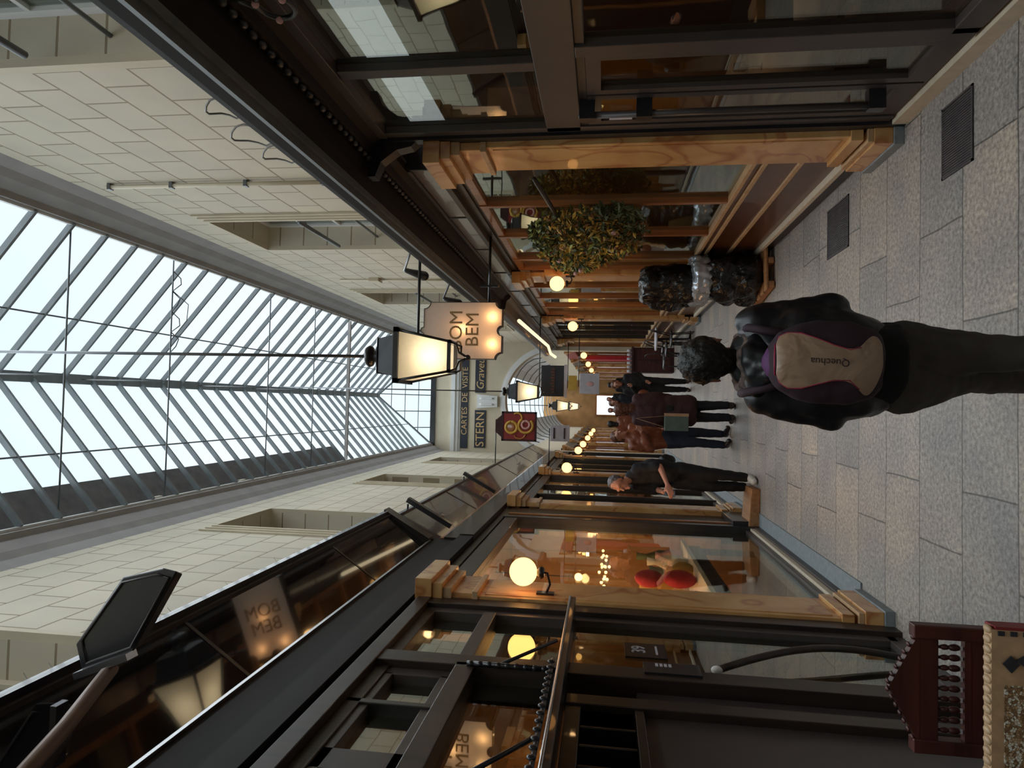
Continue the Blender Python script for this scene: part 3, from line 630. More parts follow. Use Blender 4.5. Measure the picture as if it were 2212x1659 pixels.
B((fx(-1, .0), .5, 1.955), (fx(-1, .20), 4.30, 1.985)).build('ledge', 'black', t, bevel=.004); MB().tube([(fx(-1, .20), .5, 1.99), (fx(-1, .20), 4.30, 1.99)], .008, 6).build('metal_edge', 'chrome', t)
q = MB(); q.tube([(fx(-1, .14), y*.02+.5, 2.03) for y in range(145)], .012, 6)
for k in range(40): y = .6+k*.07; q.ball((fx(-1, .15), y, 2.035), (.009, .018, .018), 8, 6)
q.build('beaded_rail', 'black', t)
for y in (3.36, 2.30, 1.3):
    q = MB()
    for k in range(9): q.ball((fx(-1, .10), y, 2.07+k*.046), (.016, .018, .02), 8, 6)
    q.tube([(fx(-1, .10), y, 2.0), (fx(-1, .10), y, 2.46)], .014, 6); q.build('beaded_bracket', 'black', t)
    MB().tube([(fx(-1, .14), y+.30, 2.03), (fx(-1, .10), y, 2.30)], .010, 6).build('diagonal_brace', 'black', t)

# --- left bay 2: glowing shop
def bay_left(y0, y1, label, mull, m='glass'):
    t = thing('shopfront', label, 'shopfront', (fx(-1, 0), (y0+y1)/2, 0))
    bar('plinth_board', -1, -.2, .07, y0, y1, 0, .07, 'frame', t); bar('beige_sill', -1, -.2, .055, y0, y1, .07, .12, 'beige', t); bar('base_rail', -1, -.05, .03, y0, y1, .12, .17, 'frame', t)
    edges = [y0]+mull+[y1]
    for e in (y0+.05, y1-.05): bar('side_post', -1, -.05, .07, e-.05, e+.05, 0, 2.98, 'black', t)
    for m_ in mull: bar('mullion', -1, -.05, .05, m_-.04, m_+.04, .1, 2.98, 'darkbrown', t)
    bar('head_board', -1, -.05, .06, y0, y1, 2.80, 2.95, 'darkbrown', t)
    for i in range(len(edges)-1): glass('window_pane', -1, 0, edges[i]+.04, edges[i+1]-.04, .17, 2.80, t, m)
    return t
bay_left(4.97, 8.12, 'dark-posted left shopfront with one large window onto a warmly lit shop', [])
t = thing('recessed_post', 'dark panelled post standing left of the second marbled pilaster on the left side', 'post', (fx(-1, 0), 8.5, 0))
bar('panel', -1, -.1, .05, 8.12, 8.85, .1, 2.98, 'darkbrown', t); bar('edge_bead', -1, -.1, .065, 8.3, 8.36, .15, 2.95, 'orangewood', t); bar('foot', -1, -.1, .12, 8.1, 8.85, 0, .3, 'black', t)
bay_left(9.33, 13.07, 'left shopfront behind the stooping man', [10.4, 11.6])
bay_left(13.58, 17.47, 'fourth left shopfront, dark with lit interior', [14.6, 15.9])
bay_left(17.98, YE-.02, 'last left-hand shopfront before the arch', [])

# --- interiors (shell of the shops behind the glass)
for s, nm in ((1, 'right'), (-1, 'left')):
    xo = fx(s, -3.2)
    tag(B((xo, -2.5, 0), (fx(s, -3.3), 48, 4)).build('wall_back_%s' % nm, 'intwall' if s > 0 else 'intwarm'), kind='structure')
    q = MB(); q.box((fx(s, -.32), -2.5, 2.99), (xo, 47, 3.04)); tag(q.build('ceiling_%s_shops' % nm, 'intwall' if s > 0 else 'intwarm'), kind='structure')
    tag(B((fx(s, -.02), -2.5, .001), (xo, 48, .02)).build('floor_%s_shops' % nm, 'intfloor'), kind='structure')
    for i, y0 in enumerate(PY[s]):
        if s > 0 and i == 1: continue
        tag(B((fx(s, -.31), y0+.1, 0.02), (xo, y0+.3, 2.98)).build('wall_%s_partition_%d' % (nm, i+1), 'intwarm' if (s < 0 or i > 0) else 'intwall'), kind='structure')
    tag(B((fx(s, 0), -2.6, 0), (xo, -2.5, 4)).build('wall_%s_partition_0' % nm, 'intwall'), kind='structure')
tag(B((-2, -2.62, 0), (2.4, -2.52, 7)).build('wall_rear', 'plaster'), kind='structure')
def glow(x, y, z, r, lab, grp, en=14, m='bulb', pend=3.0):
    t = thing('pendant_bulb', lab, 'lamp', (x, y, z), group=grp)
    MB().ball((x, y, z), r, 12, 8).build('bulb', m, t)
    if pend: MB().tube([(x, y, z+r*.9), (x, y, pend)], .006, 5).build('cord', 'wire', t)
    l = bpy.data.lights.new('bulb_light', 'POINT'); l.energy = en; l.color = (1, .58, .26); l.shadow_soft_size = r; lo = bpy.data.objects.new('bulb_light', l); lo.location = (0, 0, -r-.03); lo.parent = t; COL.objects.link(lo)
    return t
glow(-2.1, 6.3, 2.0, .05, 'bare warm bulb nearest the window of the glowing left shop', 'bulbs in the glowing left shop', 24)
glow(-2.5, 7.2, 2.15, .05, 'bare warm bulb further back in the glowing left shop', 'bulbs in the glowing left shop', 24)
glow(-1.9, 7.6, 2.05, .045, 'bare warm bulb by the far end of the glowing left shop window', 'bulbs in the glowing left shop', 18)
glow(-2.4, 5.6, 2.2, .045, 'bare warm bulb over the red cushions in the glowing left shop', 'bulbs in the glowing left shop', 20)
glow(-2.6, 3.9, 2.3, .05, 'warm bulb inside the dark shop at number 39', None, 7)
glow(-2.3, 11.2, 2.2, .06, 'warm bulb in the left shop behind the stooping man', None, 14)
glow(-2.3, 15.6, 2.2, .06, 'warm bulb in the fourth left shop', None, 12)
glow(2.9, 4.0, 1.95, .035, 'small warm bulb inside the near right restaurant door', None, 3)
glow(2.8, 6.6, 2.2, .05, 'warm bulb inside the planted right shop', None, 5)
glow(2.6, 11.0, 2.3, .06, 'warm bulb in the right shop behind the wrapped bundles', None, 18)
glow(2.6, 15.5, 2.3, .06, 'warm bulb in the dark far right shop', None, 5)
for k, (x, y) in enumerate(((-1.72, 5.5), (-1.78, 5.75), (-1.84, 6.0), (-1.9, 7.0), (-1.96, 7.25), (-2.02, 7.5))):
    t = thing('ceiling_spot', 'tiny recessed ceiling spot in the glowing left shop, %s from the door end' % (ordn+['sixth'])[k], 'lamp', (x, y, 2.97), group='ceiling spots in the left shop')
    MB().lathe([(.035, 0), (.035, .02)], (x, y, 2.965), 12).build('ring', 'chrome', t); MB().lathe([(.028, 0), (.028, .01)], (x, y, 2.955), 12).build('lens', 'bulb', t)
# string of fairy lights
t = thing('string_lights', 'vertical string of tiny warm lights in the glowing left shop', 'lights', (-1.75, 6.6, 1.9), kind='stuff')
q = MB(); w = MB(); pts = []
for k in range(34):
    y = 5.2+k*.085; z = 1.78+.03*math.sin(k*1.7); x = -1.72+.02*math.cos(k*2.1); pts.append((x, y, z)); q.ball((x+random.uniform(-.03,.03), y, z-.012+random.uniform(-.03,.03)), .016, 6, 5)
w.tube([(-1.72, 5.2, 2.99)]+pts+[(-1.72, 8.0, 2.99)], .003, 4); w.build('cable', 'wire', t); q.build('bulb', 'bulb', t)
# red cushions, counter, shelves in left shop
t = thing('display_table', 'long dark display table in the window of the glowing left shop', 'table', (-1.95, 6.6, 0))
B((-2.2, 5.2, .86), (-1.50, 8.0, .90)).build('tabletop', 'cream', t); B((-2.15, 5.3, .70), (-1.55, 7.9, .86)).build('apron', 'darkbrown', t)
for x in (-2.12, -1.6):
    for y in (5.35, 7.85): B((x-.03, y-.03, .02), (x+.03, y+.03, .70)).build('leg', 'darkbrown', t)
cl = ['round red cushion standing on the display table nearest the window post', 'red cushion resting on top of the lower red one in the left shop', 'small red cushion further back on the display table']
for i, (x, y, z, r) in enumerate(((-1.62, 6.62, 1.06, .16), (-1.64, 6.66, 1.34, .14), (-1.68, 7.05, 1.03, .13))):
    c = MB().ball((x, y, z), (.08, r, r), 16, 10).build('cushion', 'bright_red'); tag(c, cl[i], 'cushion', 'red cushions in the left shop')
for i, (x, y, hh, m, la) in enumerate(((-1.62, 7.3, .42, 'cream', 'tall cream vase'), (-1.60, 6.9, .26, 'yellow', 'squat mustard jar'), (-1.75, 7.5, .38, 'greencloth', 'dark green bottle-shaped vase'), (-1.65, 7.75, .3, 'pink', 'small pink pot'), (-1.85, 7.2, .5, 'leafgold', 'tall golden jar'), (-1.9, 6.8, .35, 'brownleather', 'russet leather-coloured pot'), (-1.62, 5.9, .2, 'silver', 'low silver bowl'), (-1.7, 7.9, .5, 'leafdark', 'dark leafy-green vase'))):
    v = MB().lathe([(.05, 0), (.08, hh*.2), (.085, hh*.5), (.03, hh*.8), (.045, hh)], (x, y, .90), 14).build('vase', m); tag(v, la+' on the display table of the glowing left shop', 'vase')
t = thing('shelf_unit', 'honey-coloured shelf unit at the back of the glowing left shop', 'shelf', (-4.3, 6.6, 0))
for z in (.5, 1.0, 1.5, 2.0, 2.5): B((-4.55, 5.0, z), (-4.2, 8.6, z+.03)).build('shelf', 'orangewood', t)
for y in (5.0, 6.8, 8.57): B((-4.55, y, 0.02), (-4.2, y+.03, 2.6)).build('upright', 'orangewood', t)
bx_cols = ['cream', 'red', 'yellow', 'greencloth', 'pink', 'orangewood', 'lilac']
for k in range(22):
    z = [.53, 1.03, 1.53, 2.03][k % 4]; y = 5.15+(k//4)*.6+random.random()*.25; h = .15+random.random()*.2
    b_ = B((-4.5, y, z), (-4.25, y+.1+random.random()*.12, z+h)).build('storage_box', bx_cols[k % 7], bevel=.008); tag(b_, 'coloured box standing on the honey shelf unit in the left shop', 'box', 'boxes on the back shelf')
# restaurant tables
for i, (x, y) in enumerate(((2.55, 4.95), (3.0, 3.4), (3.4, 1.9), (2.75, 6.3))):
    t = thing('restaurant_table', ['square table under white cloth seen through the restaurant door', 'square white-clothed table in the middle of the restaurant window', 'white-clothed table deep in the restaurant', 'white-clothed table furthest along behind the planted shopfront'][i], 'table', (x, y, 0), rz=.2*i)
    t.rotation_euler = (0, 0, 0)
    B((x-.34, y-.34, .70), (x+.34, y+.34, .735)).build('tabletop', 'darkbrown', t)
    for ax in (-.28, .28):
        for ay in (-.28, .28): B((x+ax-.025, y+ay-.025, .02), (x+ax+.025, y+ay+.025, .70)).build('leg', 'darkbrown', t)
    c = MB(); n = 40; top = []; bot = []
    for k in range(n):
        a = 2*PI*k/n; ca, sa = math.cos(a), math.sin(a); m_ = 1/max(abs(ca), abs(sa)); wv = 1+.06*math.sin(k*2.4)
        top.append((x+.36*m_*ca, y+.36*m_*sa, .74)); bot.append((x+.39*m_*ca*wv, y+.39*m_*sa*wv, .74-(.30+.10*abs(math.sin(2*a)))))
    c.add(top+bot, [tuple(range(n))]+[(k, (k+1) % n, n+(k+1) % n, n+k) for k in range(n)], True)
    c = c.build('tablecloth', 'white'); tag(c, ['white cloth with draped corners on the table inside the restaurant door', 'white cloth on the table in the middle of the restaurant window', 'white cloth on the table deep in the restaurant', 'white cloth on the furthest table behind the planted shopfront'][i], 'tablecloth', 'white tablecloths'); sd_ = c.modifiers.new('solid', 'SOLIDIFY'); sd_.thickness = .004
    for g in range(2):
        g_ = MB().lathe([(.03, 0), (.004, .01), (.004, .08), (.035, .12), (.03, .19)], (x-.12+.24*g, y-.1, .742), 12).build('wine_glass', 'glass'); tag(g_, ('left', 'right')[g]+' empty wine glass on '+['the table inside the restaurant door', 'the middle window table', 'the deep restaurant table', 'the furthest table behind the planted shopfront'][i], 'glass', 'wine glasses')
for i, (x, y) in enumerate(((2.55, 4.2), (3.3, 4.3), (3.75, 2.95))):
    t = thing('dining_chair', ['dark wooden chair by the restaurant door table', 'dark wooden chair at the back of the restaurant', 'dark wooden chair at the far side of the restaurant'][i], 'chair', (x, y, 0))
    B((x-.2, y-.2, .43), (x+.2, y+.2, .47)).build('seat', 'darkbrown', t)
    for ax in (-.17, .17):
        for ay in (-.17, .17): B((x+ax-.018, y+ay-.018, .02), (x+ax+.018, y+ay+.018, .43 if ay < 0 else .88)).build('leg', 'darkbrown', t)
    B((x-.17, y+.16, .66), (x+.17, y+.18, .88)).build('backrest', 'darkbrown', t)
t = thing('wooden_panelling', 'orange-brown vertical panelling at the back of the restaurant', 'panelling', (4.9, 2, 0))
for k in range(9): B((4.95, .5+k*.42, .1), (5.02, .75+k*.42, 2.9)).build('board', 'orangewood', t)
glow(3.8, 2.6, 2.4, .05, 'warm pendant over the back tables of the restaurant', None, 7)

# ------------------------------------------------------------------ globe lamps
def globe(s, y, z, label, r=.095, out=.15, x=None, ya=None, grp='round globe lamps on the pilasters'):
    xf_ = fx(s, .11); x = x if x is not None else fx(s, .11+out)
    ya = ya or y
    t = thing('globe_lamp', label, 'lamp', (x, y, z), group=grp)
    MB().ball((x, y, z), r, 24, 16).build('globe', 'globe', t)
    MB().lathe([(.03, 0), (.045, .02), (.02, .05)], (x, y, z-r-.05), 14).build('holder', 'black', t)
    MB().tube([(x, y, z-r-.03), (x, y, z-r-.07), ((x+xf_)/2, (y+ya)/2, z-r-.09), (xf_, ya, z-r-.06)], .009, 8).build('arm', 'black', t)
    B((xf_-.02, ya-.03, z-r-.12), (xf_+.02, ya+.03, z-r-.0)).build('wall_plate', 'black', t)
    return t
globe(-1, 4.62, 2.33, 'big round glowing globe lamp on the near left pilaster, largest in view')
globe(1, 8.60, 2.43, 'round glowing globe lamp on the right beside the hanging flowers', ya=8.86)
globe(1, 13.2, 2.44, 'round glowing globe lamp on the right, next one beyond the wrapped bundles')
globe(-1, 12.6, 2.47, 'round glowing globe lamp on the left side above the stooping man', ya=13.14)
globe(-1, 17.7, 2.45, 'round glowing globe lamp on the last left pilaster before the arch')
for i, y in enumerate((20.7, 24.9, 29.0, 33.2)): globe(1, y, 2.45-.04*i, 'small globe lamp on the right wall beyond the arch, %s there' % ordn[i], grp='globe lamps beyond the arch')
for i, y in enumerate((20.7, 24.9, 29.0, 33.2)): globe(-1, y, 2.42-.04*i, 'small globe lamp on the left wall beyond the arch, %s there' % ordn[i], grp='globe lamps beyond the arch')

# ------------------------------------------------------------------ hanging lanterns
def lantern(x, y, zt, label, sc=1.0, rodtop=8.2):
    t = thing('hanging_lantern', label, 'lantern', (x, y, zt), group='square lanterns down the middle of the passage')
    zb = zt-.385*sc; a, b = .190*sc, .112*sc
    # frosted panes
    for k in range(4):
        A = PI/2*k; c, s_ = math.cos(A), math.sin(A)
        R2 = lambda p: (x+p[0]*c-p[1]*s_, y+p[0]*s_+p[1]*c, p[2])
        MB().add([R2((-a*.96, -a*.96, zt)), R2((a*.96, -a*.96, zt)), R2((b*.96, -b*.96, zb)), R2((-b*.96, -b*.96, zb))], [(0,1,2,3)]).build('frosted_pane', 'frost', t)
        MB().tube([R2((-a, -a, zt)), R2((-b, -b, zb))], .011*sc, 6).build('corner_bar', 'black', t)
    for z, w, th in ((zt, a, .018), (zb, b, .012)):
        q = MB()
        q.box((x-w-th, y-w-th, z-th), (x+w+th, y-w+th, z+th)); q.box((x-w-th, y+w-th, z-th), (x+w+th, y+w+th, z+th)); q.box((x-w-th, y-w-th, z-th), (x-w+th, y+w+th, z+th)); q.box((x+w-th, y-w-th, z-th), (x+w+th, y+w+th, z+th)); q.build('frame_ring', 'black', t)
    pass
    def frus(w0, z0, w1, z1): return MB().add([(x-w0,y-w0,z0),(x+w0,y-w0,z0),(x+w0,y+w0,z0),(x-w0,y+w0,z0),(x-w1,y-w1,z1),(x+w1,y-w1,z1),(x+w1,y+w1,z1),(x-w1,y+w1,z1)], [(0,3,2,1),(4,5,6,7),(0,1,5,4),(1,2,6,5),(2,3,7,6),(3,0,4,7)])
    h = frus(a*.84, zt+.012, a*.66, zt+.165*sc); h.build('hood', 'black', t)
    frus(a*.72, zt+.165*sc, a*.45, zt+.19*sc).build('hood_cap', 'black', t)
    MB().lathe([(.065*sc, 0), (.05*sc, .03*sc), (.042*sc, .05*sc), (.075*sc, .065*sc), (.085*sc, .085*sc), (.07*sc, .11*sc), (.02*sc, .125*sc)], (x, y, zt+.18*sc), 20).build('finial', 'black', t)
    MB().tube([(x, y, zt+.3*sc), (x, y, rodtop)], .012, 8).build('rod', 'metal', t)
    for k in range(4):
        A = PI/4+PI/2*k; MB().tube([(x+1.41*b*math.cos(A), y+1.41*b*math.sin(A), zb), (x+.13*sc*math.cos(A), y+.13*sc*math.sin(A), zb-.05*sc), (x+.05*sc*math.cos(A), y+.05*sc*math.sin(A), zb-.06*sc), (x, y, zb-.12*sc)], .008*sc, 6).build('scroll_foot', 'black', t)
    MB().ball((x, y, zb-.12*sc), .022*sc, 10, 8).build('drop_ball', 'black', t)
    MB().ball((x, y, zb+.2*sc), .04*sc, 10, 8).build('bulb', 'lamp', t)
    l = bpy.data.lights.new('lantern_light', 'POINT'); l.energy = 5.5*sc; l.color = (1, .84, .6); l.shadow_soft_size = .05*sc; lo = bpy.data.objects.new('lantern_light', l); lo.location = (0, 0, -.2*sc); lo.parent = t; COL.objects.link(lo)
lantern(.355, 5.0, 3.34, 'large square hanging lantern with frosted panes, nearest over the passage')
lantern(.26, 12.6, 3.42, 'second square lantern hanging in front of the end arch')
lantern(.02, 23.1, 3.4, 'third, smaller-looking lantern hanging just beyond the arch', rodtop=5.27)
lantern(.02, 29.4, 3.3, 'furthest lantern hanging deep in the second gallery', rodtop=5.27)

# ------------------------------------------------------------------ illuminated hanging sign
Y0 = 7.0
t = thing('illuminated_sign', 'backlit scalloped sign reading BOM BEM hanging from the right cornice', 'sign', (.78, Y0, 2.87))
def scallop(w, h, c=.07):
    P = []; 
    def arc(cx, cz, a0, a1, r=c, n=6): 
        for k in range(n+1): a = a0+(a1-a0)*k/n; P.append((cx+r*math.cos(a), cz+r*math.sin(a)))
    arc(w/2, -h/2, PI, PI/2); arc(w/2, h/2, -PI/2, -PI); 
    arc(w*.0, h/2+.0, 0, PI, .035); arc(-w/2, h/2, 0, -PI/2); arc(-w/2, -h/2, PI/2, 0); arc(0, -h/2, PI, 0, .05)
    return P
P_ = scallop(.60, .84)
for yy_, nm in ((Y0-.05, 'front_face'), (Y0+.05, 'rear_face')):
    MB().add([(.78+p[0], yy_, 3.30+p[1]) for p in P_], [tuple(range(len(P_)))]).build(nm, 'signface', t)
q = MB(); n = len(P_)
q.add([(.78+p[0]*1.01, y, 3.30+p[1]*1.01) for y in (Y0-.055, Y0+.055) for p in P_], [(i, (i+1) % n, n+(i+1) % n, n+i) for i in range(n)]); r_ = q.build('metal_edge', 'black', t); so_ = r_.modifiers.new('s', 'SOLIDIFY'); so_.thickness = .008
text('BOM', 'lettering', 'signbrown', t, (.78, Y0-.052, 3.365), (1, 0, 0), (0, 0, 1), .20, .003); text('BEM', 'lettering', 'signbrown', t, (.79, Y0-.052, 3.19), (1, 0, 0), (0, 0, 1), .20, .003)
for (x, z, e) in ((.93, 2.98, .62), (.64, 2.98, .62), (.80, 3.30, .5)):
    l = bpy.data.lights.new('sign_bulb', 'POINT'); l.energy = e; l.color = (1, .55, .22); l.shadow_soft_size = .02; lo = bpy.data.objects.new('sign_bulb', l); lo.location = (x-.78, 0, z-2.87); lo.parent = t; COL.objects.link(lo)
q = MB(); q.tube([(.45, Y0, 3.80), (1.9, Y0, 3.80)], .016, 8).build('upper_bar', 'black', t); MB().tube([(.78, Y0, 3.80), (.78, Y0, 3.70)], .01, 6).build('hanger', 'black', t)
MB().tube([(1.08, Y0, 3.03), (1.80, Y0, 3.03)], .014, 8).build('lower_bar', 'black', t); B((1.25, Y0-.015, 2.93), (1.27, Y0+.015, 3.13)).build('bracket', 'black', t)

# other hanging signs
def board(name, label, x0, x1, y, z0, z1, m, rim=None, rod=None):
    t = thing(name, label, 'sign', ((x0+x1)/2, y, z0))
    B((x0, y-.02, z0), (x1, y+.02, z1)).build('board', m, t, bevel=.006)
    if rim:
        q = MB(); w = .03; q.box((x0-.01, y-.03, z0-.01), (x1+.01, y+.03, z0+w)); q.box((x0-.01, y-.03, z1-w), (x1+.01, y+.03, z1+.01)); q.box((x0-.01, y-.03, z0), (x0+w, y+.03, z1)); q.box((x1-w, y-.03, z0), (x1+.01, y+.03, z1)); q.build('rim', rim, t)
    if rod: MB().tube(rod, .012, 6).build('bracket_bar', 'black', t)
    return t
t = board('hanging_sign', 'black hanging sign with faint orange lettering under the right-hand end of the arch', .19, .79, 13.0, 2.58, 3.02, 'navy', rod=[(.2, 13, 3.06), (1.86, 13, 3.06)])
q = MB(); [q.box((.26+.055*k, 12.972, 2.76), (.292+.055*k, 12.978, 2.82+.02*(k % 2))) for k in range(9)]; q.build('illegible_lettering', 'brownpanel', t); B((.17, 12.98, 2.52), (.81, 13.02, 2.575)).build('pale_rail', 'lilac', t)
t = board('hanging_sign', 'red-framed sign painted with golden and pink swirls hanging at the left', -.74, -.14, 14.0, 3.20, 3.92, 'red', 'burgundy', rod=[(-1.42, 14, 4.05), (-.3, 14, 4.05)])
q = MB(); q.prism([(-.24, 0), (-.12, .14), (.12, .14), (.24, 0)], (-.44, 13.98, 3.92), (1,0,0), (0,0,1), (0,1,0), .04); q.build('crest', 'burgundy', t)
def ring(cx, cz, r, w, m, y, a0=0, a1=2*PI):
    MB().tube([(cx+r*math.cos(a0+(a1-a0)*k/24), y, cz+r*math.sin(a0+(a1-a0)*k/24)) for k in range(25)], w, 6).build('painted_scroll', m, t)
ring(-.46, 3.72, .12, .03, 'yellow', 13.975); MB().lathe([(.0, -.01), (.09, -.008), (.1, 0)], (-.46, 13.975, 3.72), 20, 'y').build('painted_disc', 'orangewood', t)
ring(-.42, 3.42, .15, .03, 'yellow', 13.975, .5, 5.5); ring(-.40, 3.42, .08, .025, 'pink', 13.97); ring(-.58, 3.54, .12, .02, 'orangewood', 13.975, 2, 4.5); ring(-.26, 3.6, .1, .02, 'yellow', 13.975, 4, 7)
board('hanging_sign', 'small grey-white lettered sign low beside the left end of the arch', -.78, -.42, 15.0, 2.55, 2.98, 'lilac', rod=[(-1.4, 15, 3.0), (-.5, 15, 3.0)])
for z in (2.88, 2.65): B((-.72, 14.97, z), (-.48, 14.98, z+.03)).build('printed_line', 'navy', bpy.data.objects[[o.name for o in bpy.data.objects if o.name.startswith('hanging_sign')][-1]])
t = board('hanging_sign', 'square pale lilac hanging sign beyond the arch on the right', .33, .85, 17.0, 1.93, 2.42, 'lilac', rod=[(.5, 17, 2.45), (1.84, 17, 2.45)])
MB().ball((.58, 16.975, 2.16), (.06, .006, .09), 10, 8).build('printed_motif', 'pink', t)
board('hanging_sign', 'small yellow hanging sign above the lilac one', .45, .85, 18.4, 2.55, 2.78, 'yellow', rod=[(.5, 18.4, 2.8), (1.84, 18.4, 2.8)])
t = thing('light_tube', 'bent glowing cream light strip fixed under the far right cornice', 'light', (1.2, 11, 3.0)); MB().tube([(1.30, 10.2, 3.12), (1.22, 13.6, 2.95), (1.10, 14.0, 2.93), (1.05, 14.3, 2.85)], .03, 8).build('tube', 'lamp', t)

# ------------------------------------------------------------------ beyond the arch: second gallery
for s in (1, -1):
    x0 = fx(s, .02); 
    tag(B((fx(s, .0), YE+.4, 3.0), (fx(s, -.3), 47, 5.4)).build('wall_gallery_%s' % SN[s], 'plaster'), kind='structure')
    k = 0; y = YE+.52
    while y < 44:
        pilaster(s, y, 'ochre pilaster beyond the arch on the %s side' % SN[s] + ', %s along' % ['first', 'second', 'third', 'fourth', 'fifth', 'sixth'][k], w=.35, group='pilasters beyond the arch')
        t = thing('shopfront', '%s shopfront beyond the arch on the %s side' % (['first', 'second', 'third', 'fourth', 'fifth', 'sixth'][k], SN[s]), 'shopfront', (fx(s, 0), y+2, 0))
        bar('stall_riser', s, -.05, .03, y+.35, y+4.2, 0, .5, 'red' if (s > 0 and k == 1) else 'brownpanel', t); bar('fascia', s, -.05, .10, y+.35, y+4.2, 2.75, 3.1, 'red' if (s > 0 and k == 0) else 'darkbrown', t)
        for m_ in (1.3, 2.3, 3.3): bar('mullion', s, -.03, .05, y+m_-.03, y+m_+.03, .5, 2.75, 'orangewood', t)
        glass('window_pane', s, 0, y+.35, y+4.2, .5, 2.75, t)
        y += 4.2; k += 1
roof2 = thing('ceiling_gallery', None, None, (RX, 30, 5.4), kind='structure')
mb = MB(); N = 12
R2_ = 1.62; cx = .22
for k in range(N):
    a0 = PI*k/N; a1 = PI*(k+1)/N
    p = [(cx+R2_*math.cos(a), 4.2+1.1*math.sin(a)) for a in (a0, a1)]
    if 4 <= k <= 7: continue
    mb.add([(p[0][0], YE+.4, p[0][1]), (p[1][0], YE+.4, p[1][1]), (p[1][0], 47, p[1][1]), (p[0][0], 47, p[0][1])], [(0,1,2,3)])
mb.build('vault', 'white_plaster', roof2)
for k in range(12): 
    y = 21+k*2.1; MB().tube([(cx+R2_*.98*math.cos(PI*j/12), y, 4.18+1.1*math.sin(PI*j/12)) for j in range(13)], .02, 6).build('arch_rib', 'iron', roof2)
tag(B((-2, 47, 0), (2.5, 47.2, 6)).build('wall_far', 'intwarm'), kind='structure')
t = thing('glass_vitrine', 'far bright shop window closing the second gallery', 'window', (.1, 46.9, 0)); B((-.6, 46.85, .3), (.9, 46.98, 2.4)).build('frame', 'orangewood', t); B((-.5, 46.83, .4), (.8, 46.86, 2.3)).build('screen', 'whitelight', t)
for i, (x, y, z) in enumerate(((.6, 24, 2.4), (-.3, 27, 2.2), (.8, 31, 2.1), (-.7, 35, 2.0))):
    glow(x if abs(x) > 9 else (2.4 if x > 0 else -2.0), y, z, .07, 'warm bulb in a shop beyond the arch, %s of four' % ordn[i], 'bulbs beyond the arch', 10)

# ------------------------------------------------------------------ right wall small things
t = thing('downpipe', 'cream vertical pipe clipped to the right-hand stone wall', 'pipe', (1.88, 5.4, 3.6)); MB().tube([(1.87, 5.4, 3.6), (1.87, 5.4, 6.25)], .02, 8).build('pipe', 'plaster', t)
for z in (4.2, 4.9, 5.6, 6.2): B((1.845, 5.375, z), (1.9, 5.425, z+.03)).build('clip', 'metal', t)
t = thing('wire_coil', 'tangle of looped grey cable lying on the right cornice', 'cable', (1.5, 3.4, 3.7))
q = MB()
for (y, r, zz) in ((3.25, .10, 3.75), (3.6, .13, 3.78), (3.9, .12, 3.76)):
    q.tube([(1.52+.02*math.sin(k), y+r*math.cos(k*PI/8), zz+.05+r*math.sin(k*PI/8)) for k in range(16)], .006, 5, close=True)
q.tube([(1.52, 3.1, 3.66), (1.5, 3.5, 3.7), (1.53, 3.9, 3.66), (1.5, 4.1, 3.7)], .006, 5); q.build('loops', 'greywire', t)
t = thing('spot_lamp', 'black gooseneck spotlight leaning over the right cornice, nearer of two', 'lamp', (1.6, 7.9, 3.7)); MB().tube([(1.8, 7.2, 3.66), (1.70, 7.3, 4.0), (1.6, 7.8, 4.22)], .015, 8).build('arm', 'black', t); MB().cap((1.6, 7.82, 4.20), (1.55, 7.9, 4.0), .03, .06).build('shade', 'black', t)
t = thing('spot_lamp', 'black gooseneck spotlight behind the illuminated sign, further of two', 'lamp', (1.6, 9.3, 3.7)); MB().tube([(1.8, 9.0, 3.66), (1.72, 9.1, 3.95), (1.5, 9.3, 4.1)], .015, 8).build('arm', 'black', t); MB().cap((1.5, 9.32, 4.08), (1.45, 9.4, 3.9), .03, .06).build('shade', 'black', t)
t = thing('ring_lamp', 'black iron ring fitting with small bulbs under the near right cornice', 'lamp', (1.62, 2.55, 3.17))
MB().tube([(1.62, 2.55+.085*math.cos(2*PI*k/20), 3.17+.075*math.sin(2*PI*k/20)) for k in range(20)], .012, 8, close=True).build('ring', 'black', t)
MB().tube([(1.62, 2.55, 3.245), (1.70, 2.55, 3.46)], .012, 6).build('stem', 'black', t)
for a in (.3, 2.0, 4.0): MB().ball((1.61, 2.55+.085*math.cos(a), 3.17+.075*math.sin(a)), .016, 8, 6).build('small_bulb', 'pink', t)
t = thing('junction_box', 'small pale junction box high on the right stone wall', 'box', (1.88, 9.9, 5.1)); B((1.85, 9.8, 5.25), (1.9, 10.0, 5.4)).build('housing', 'plaster', t); MB().tube([(1.88, 9.9, 3.7), (1.88, 9.9, 5.9)], .015, 6).build('conduit', 'plaster', t)
t = thing('console_bracket', 'black carved bracket on the cornice end beside the near right pilaster', 'bracket', (fx(1, .2), 4.40, 3.2))
MB().prism([(0, 0), (.30, .0), (.30, -.05), (.2, -.09), (.12, -.2), (.10, -.3), (.03, -.38), (0, -.38)], (XR, 4.36, 3.43), (-1,0,0), (0,0,1), (0,1,0), .10).build('scroll', 'black', t)
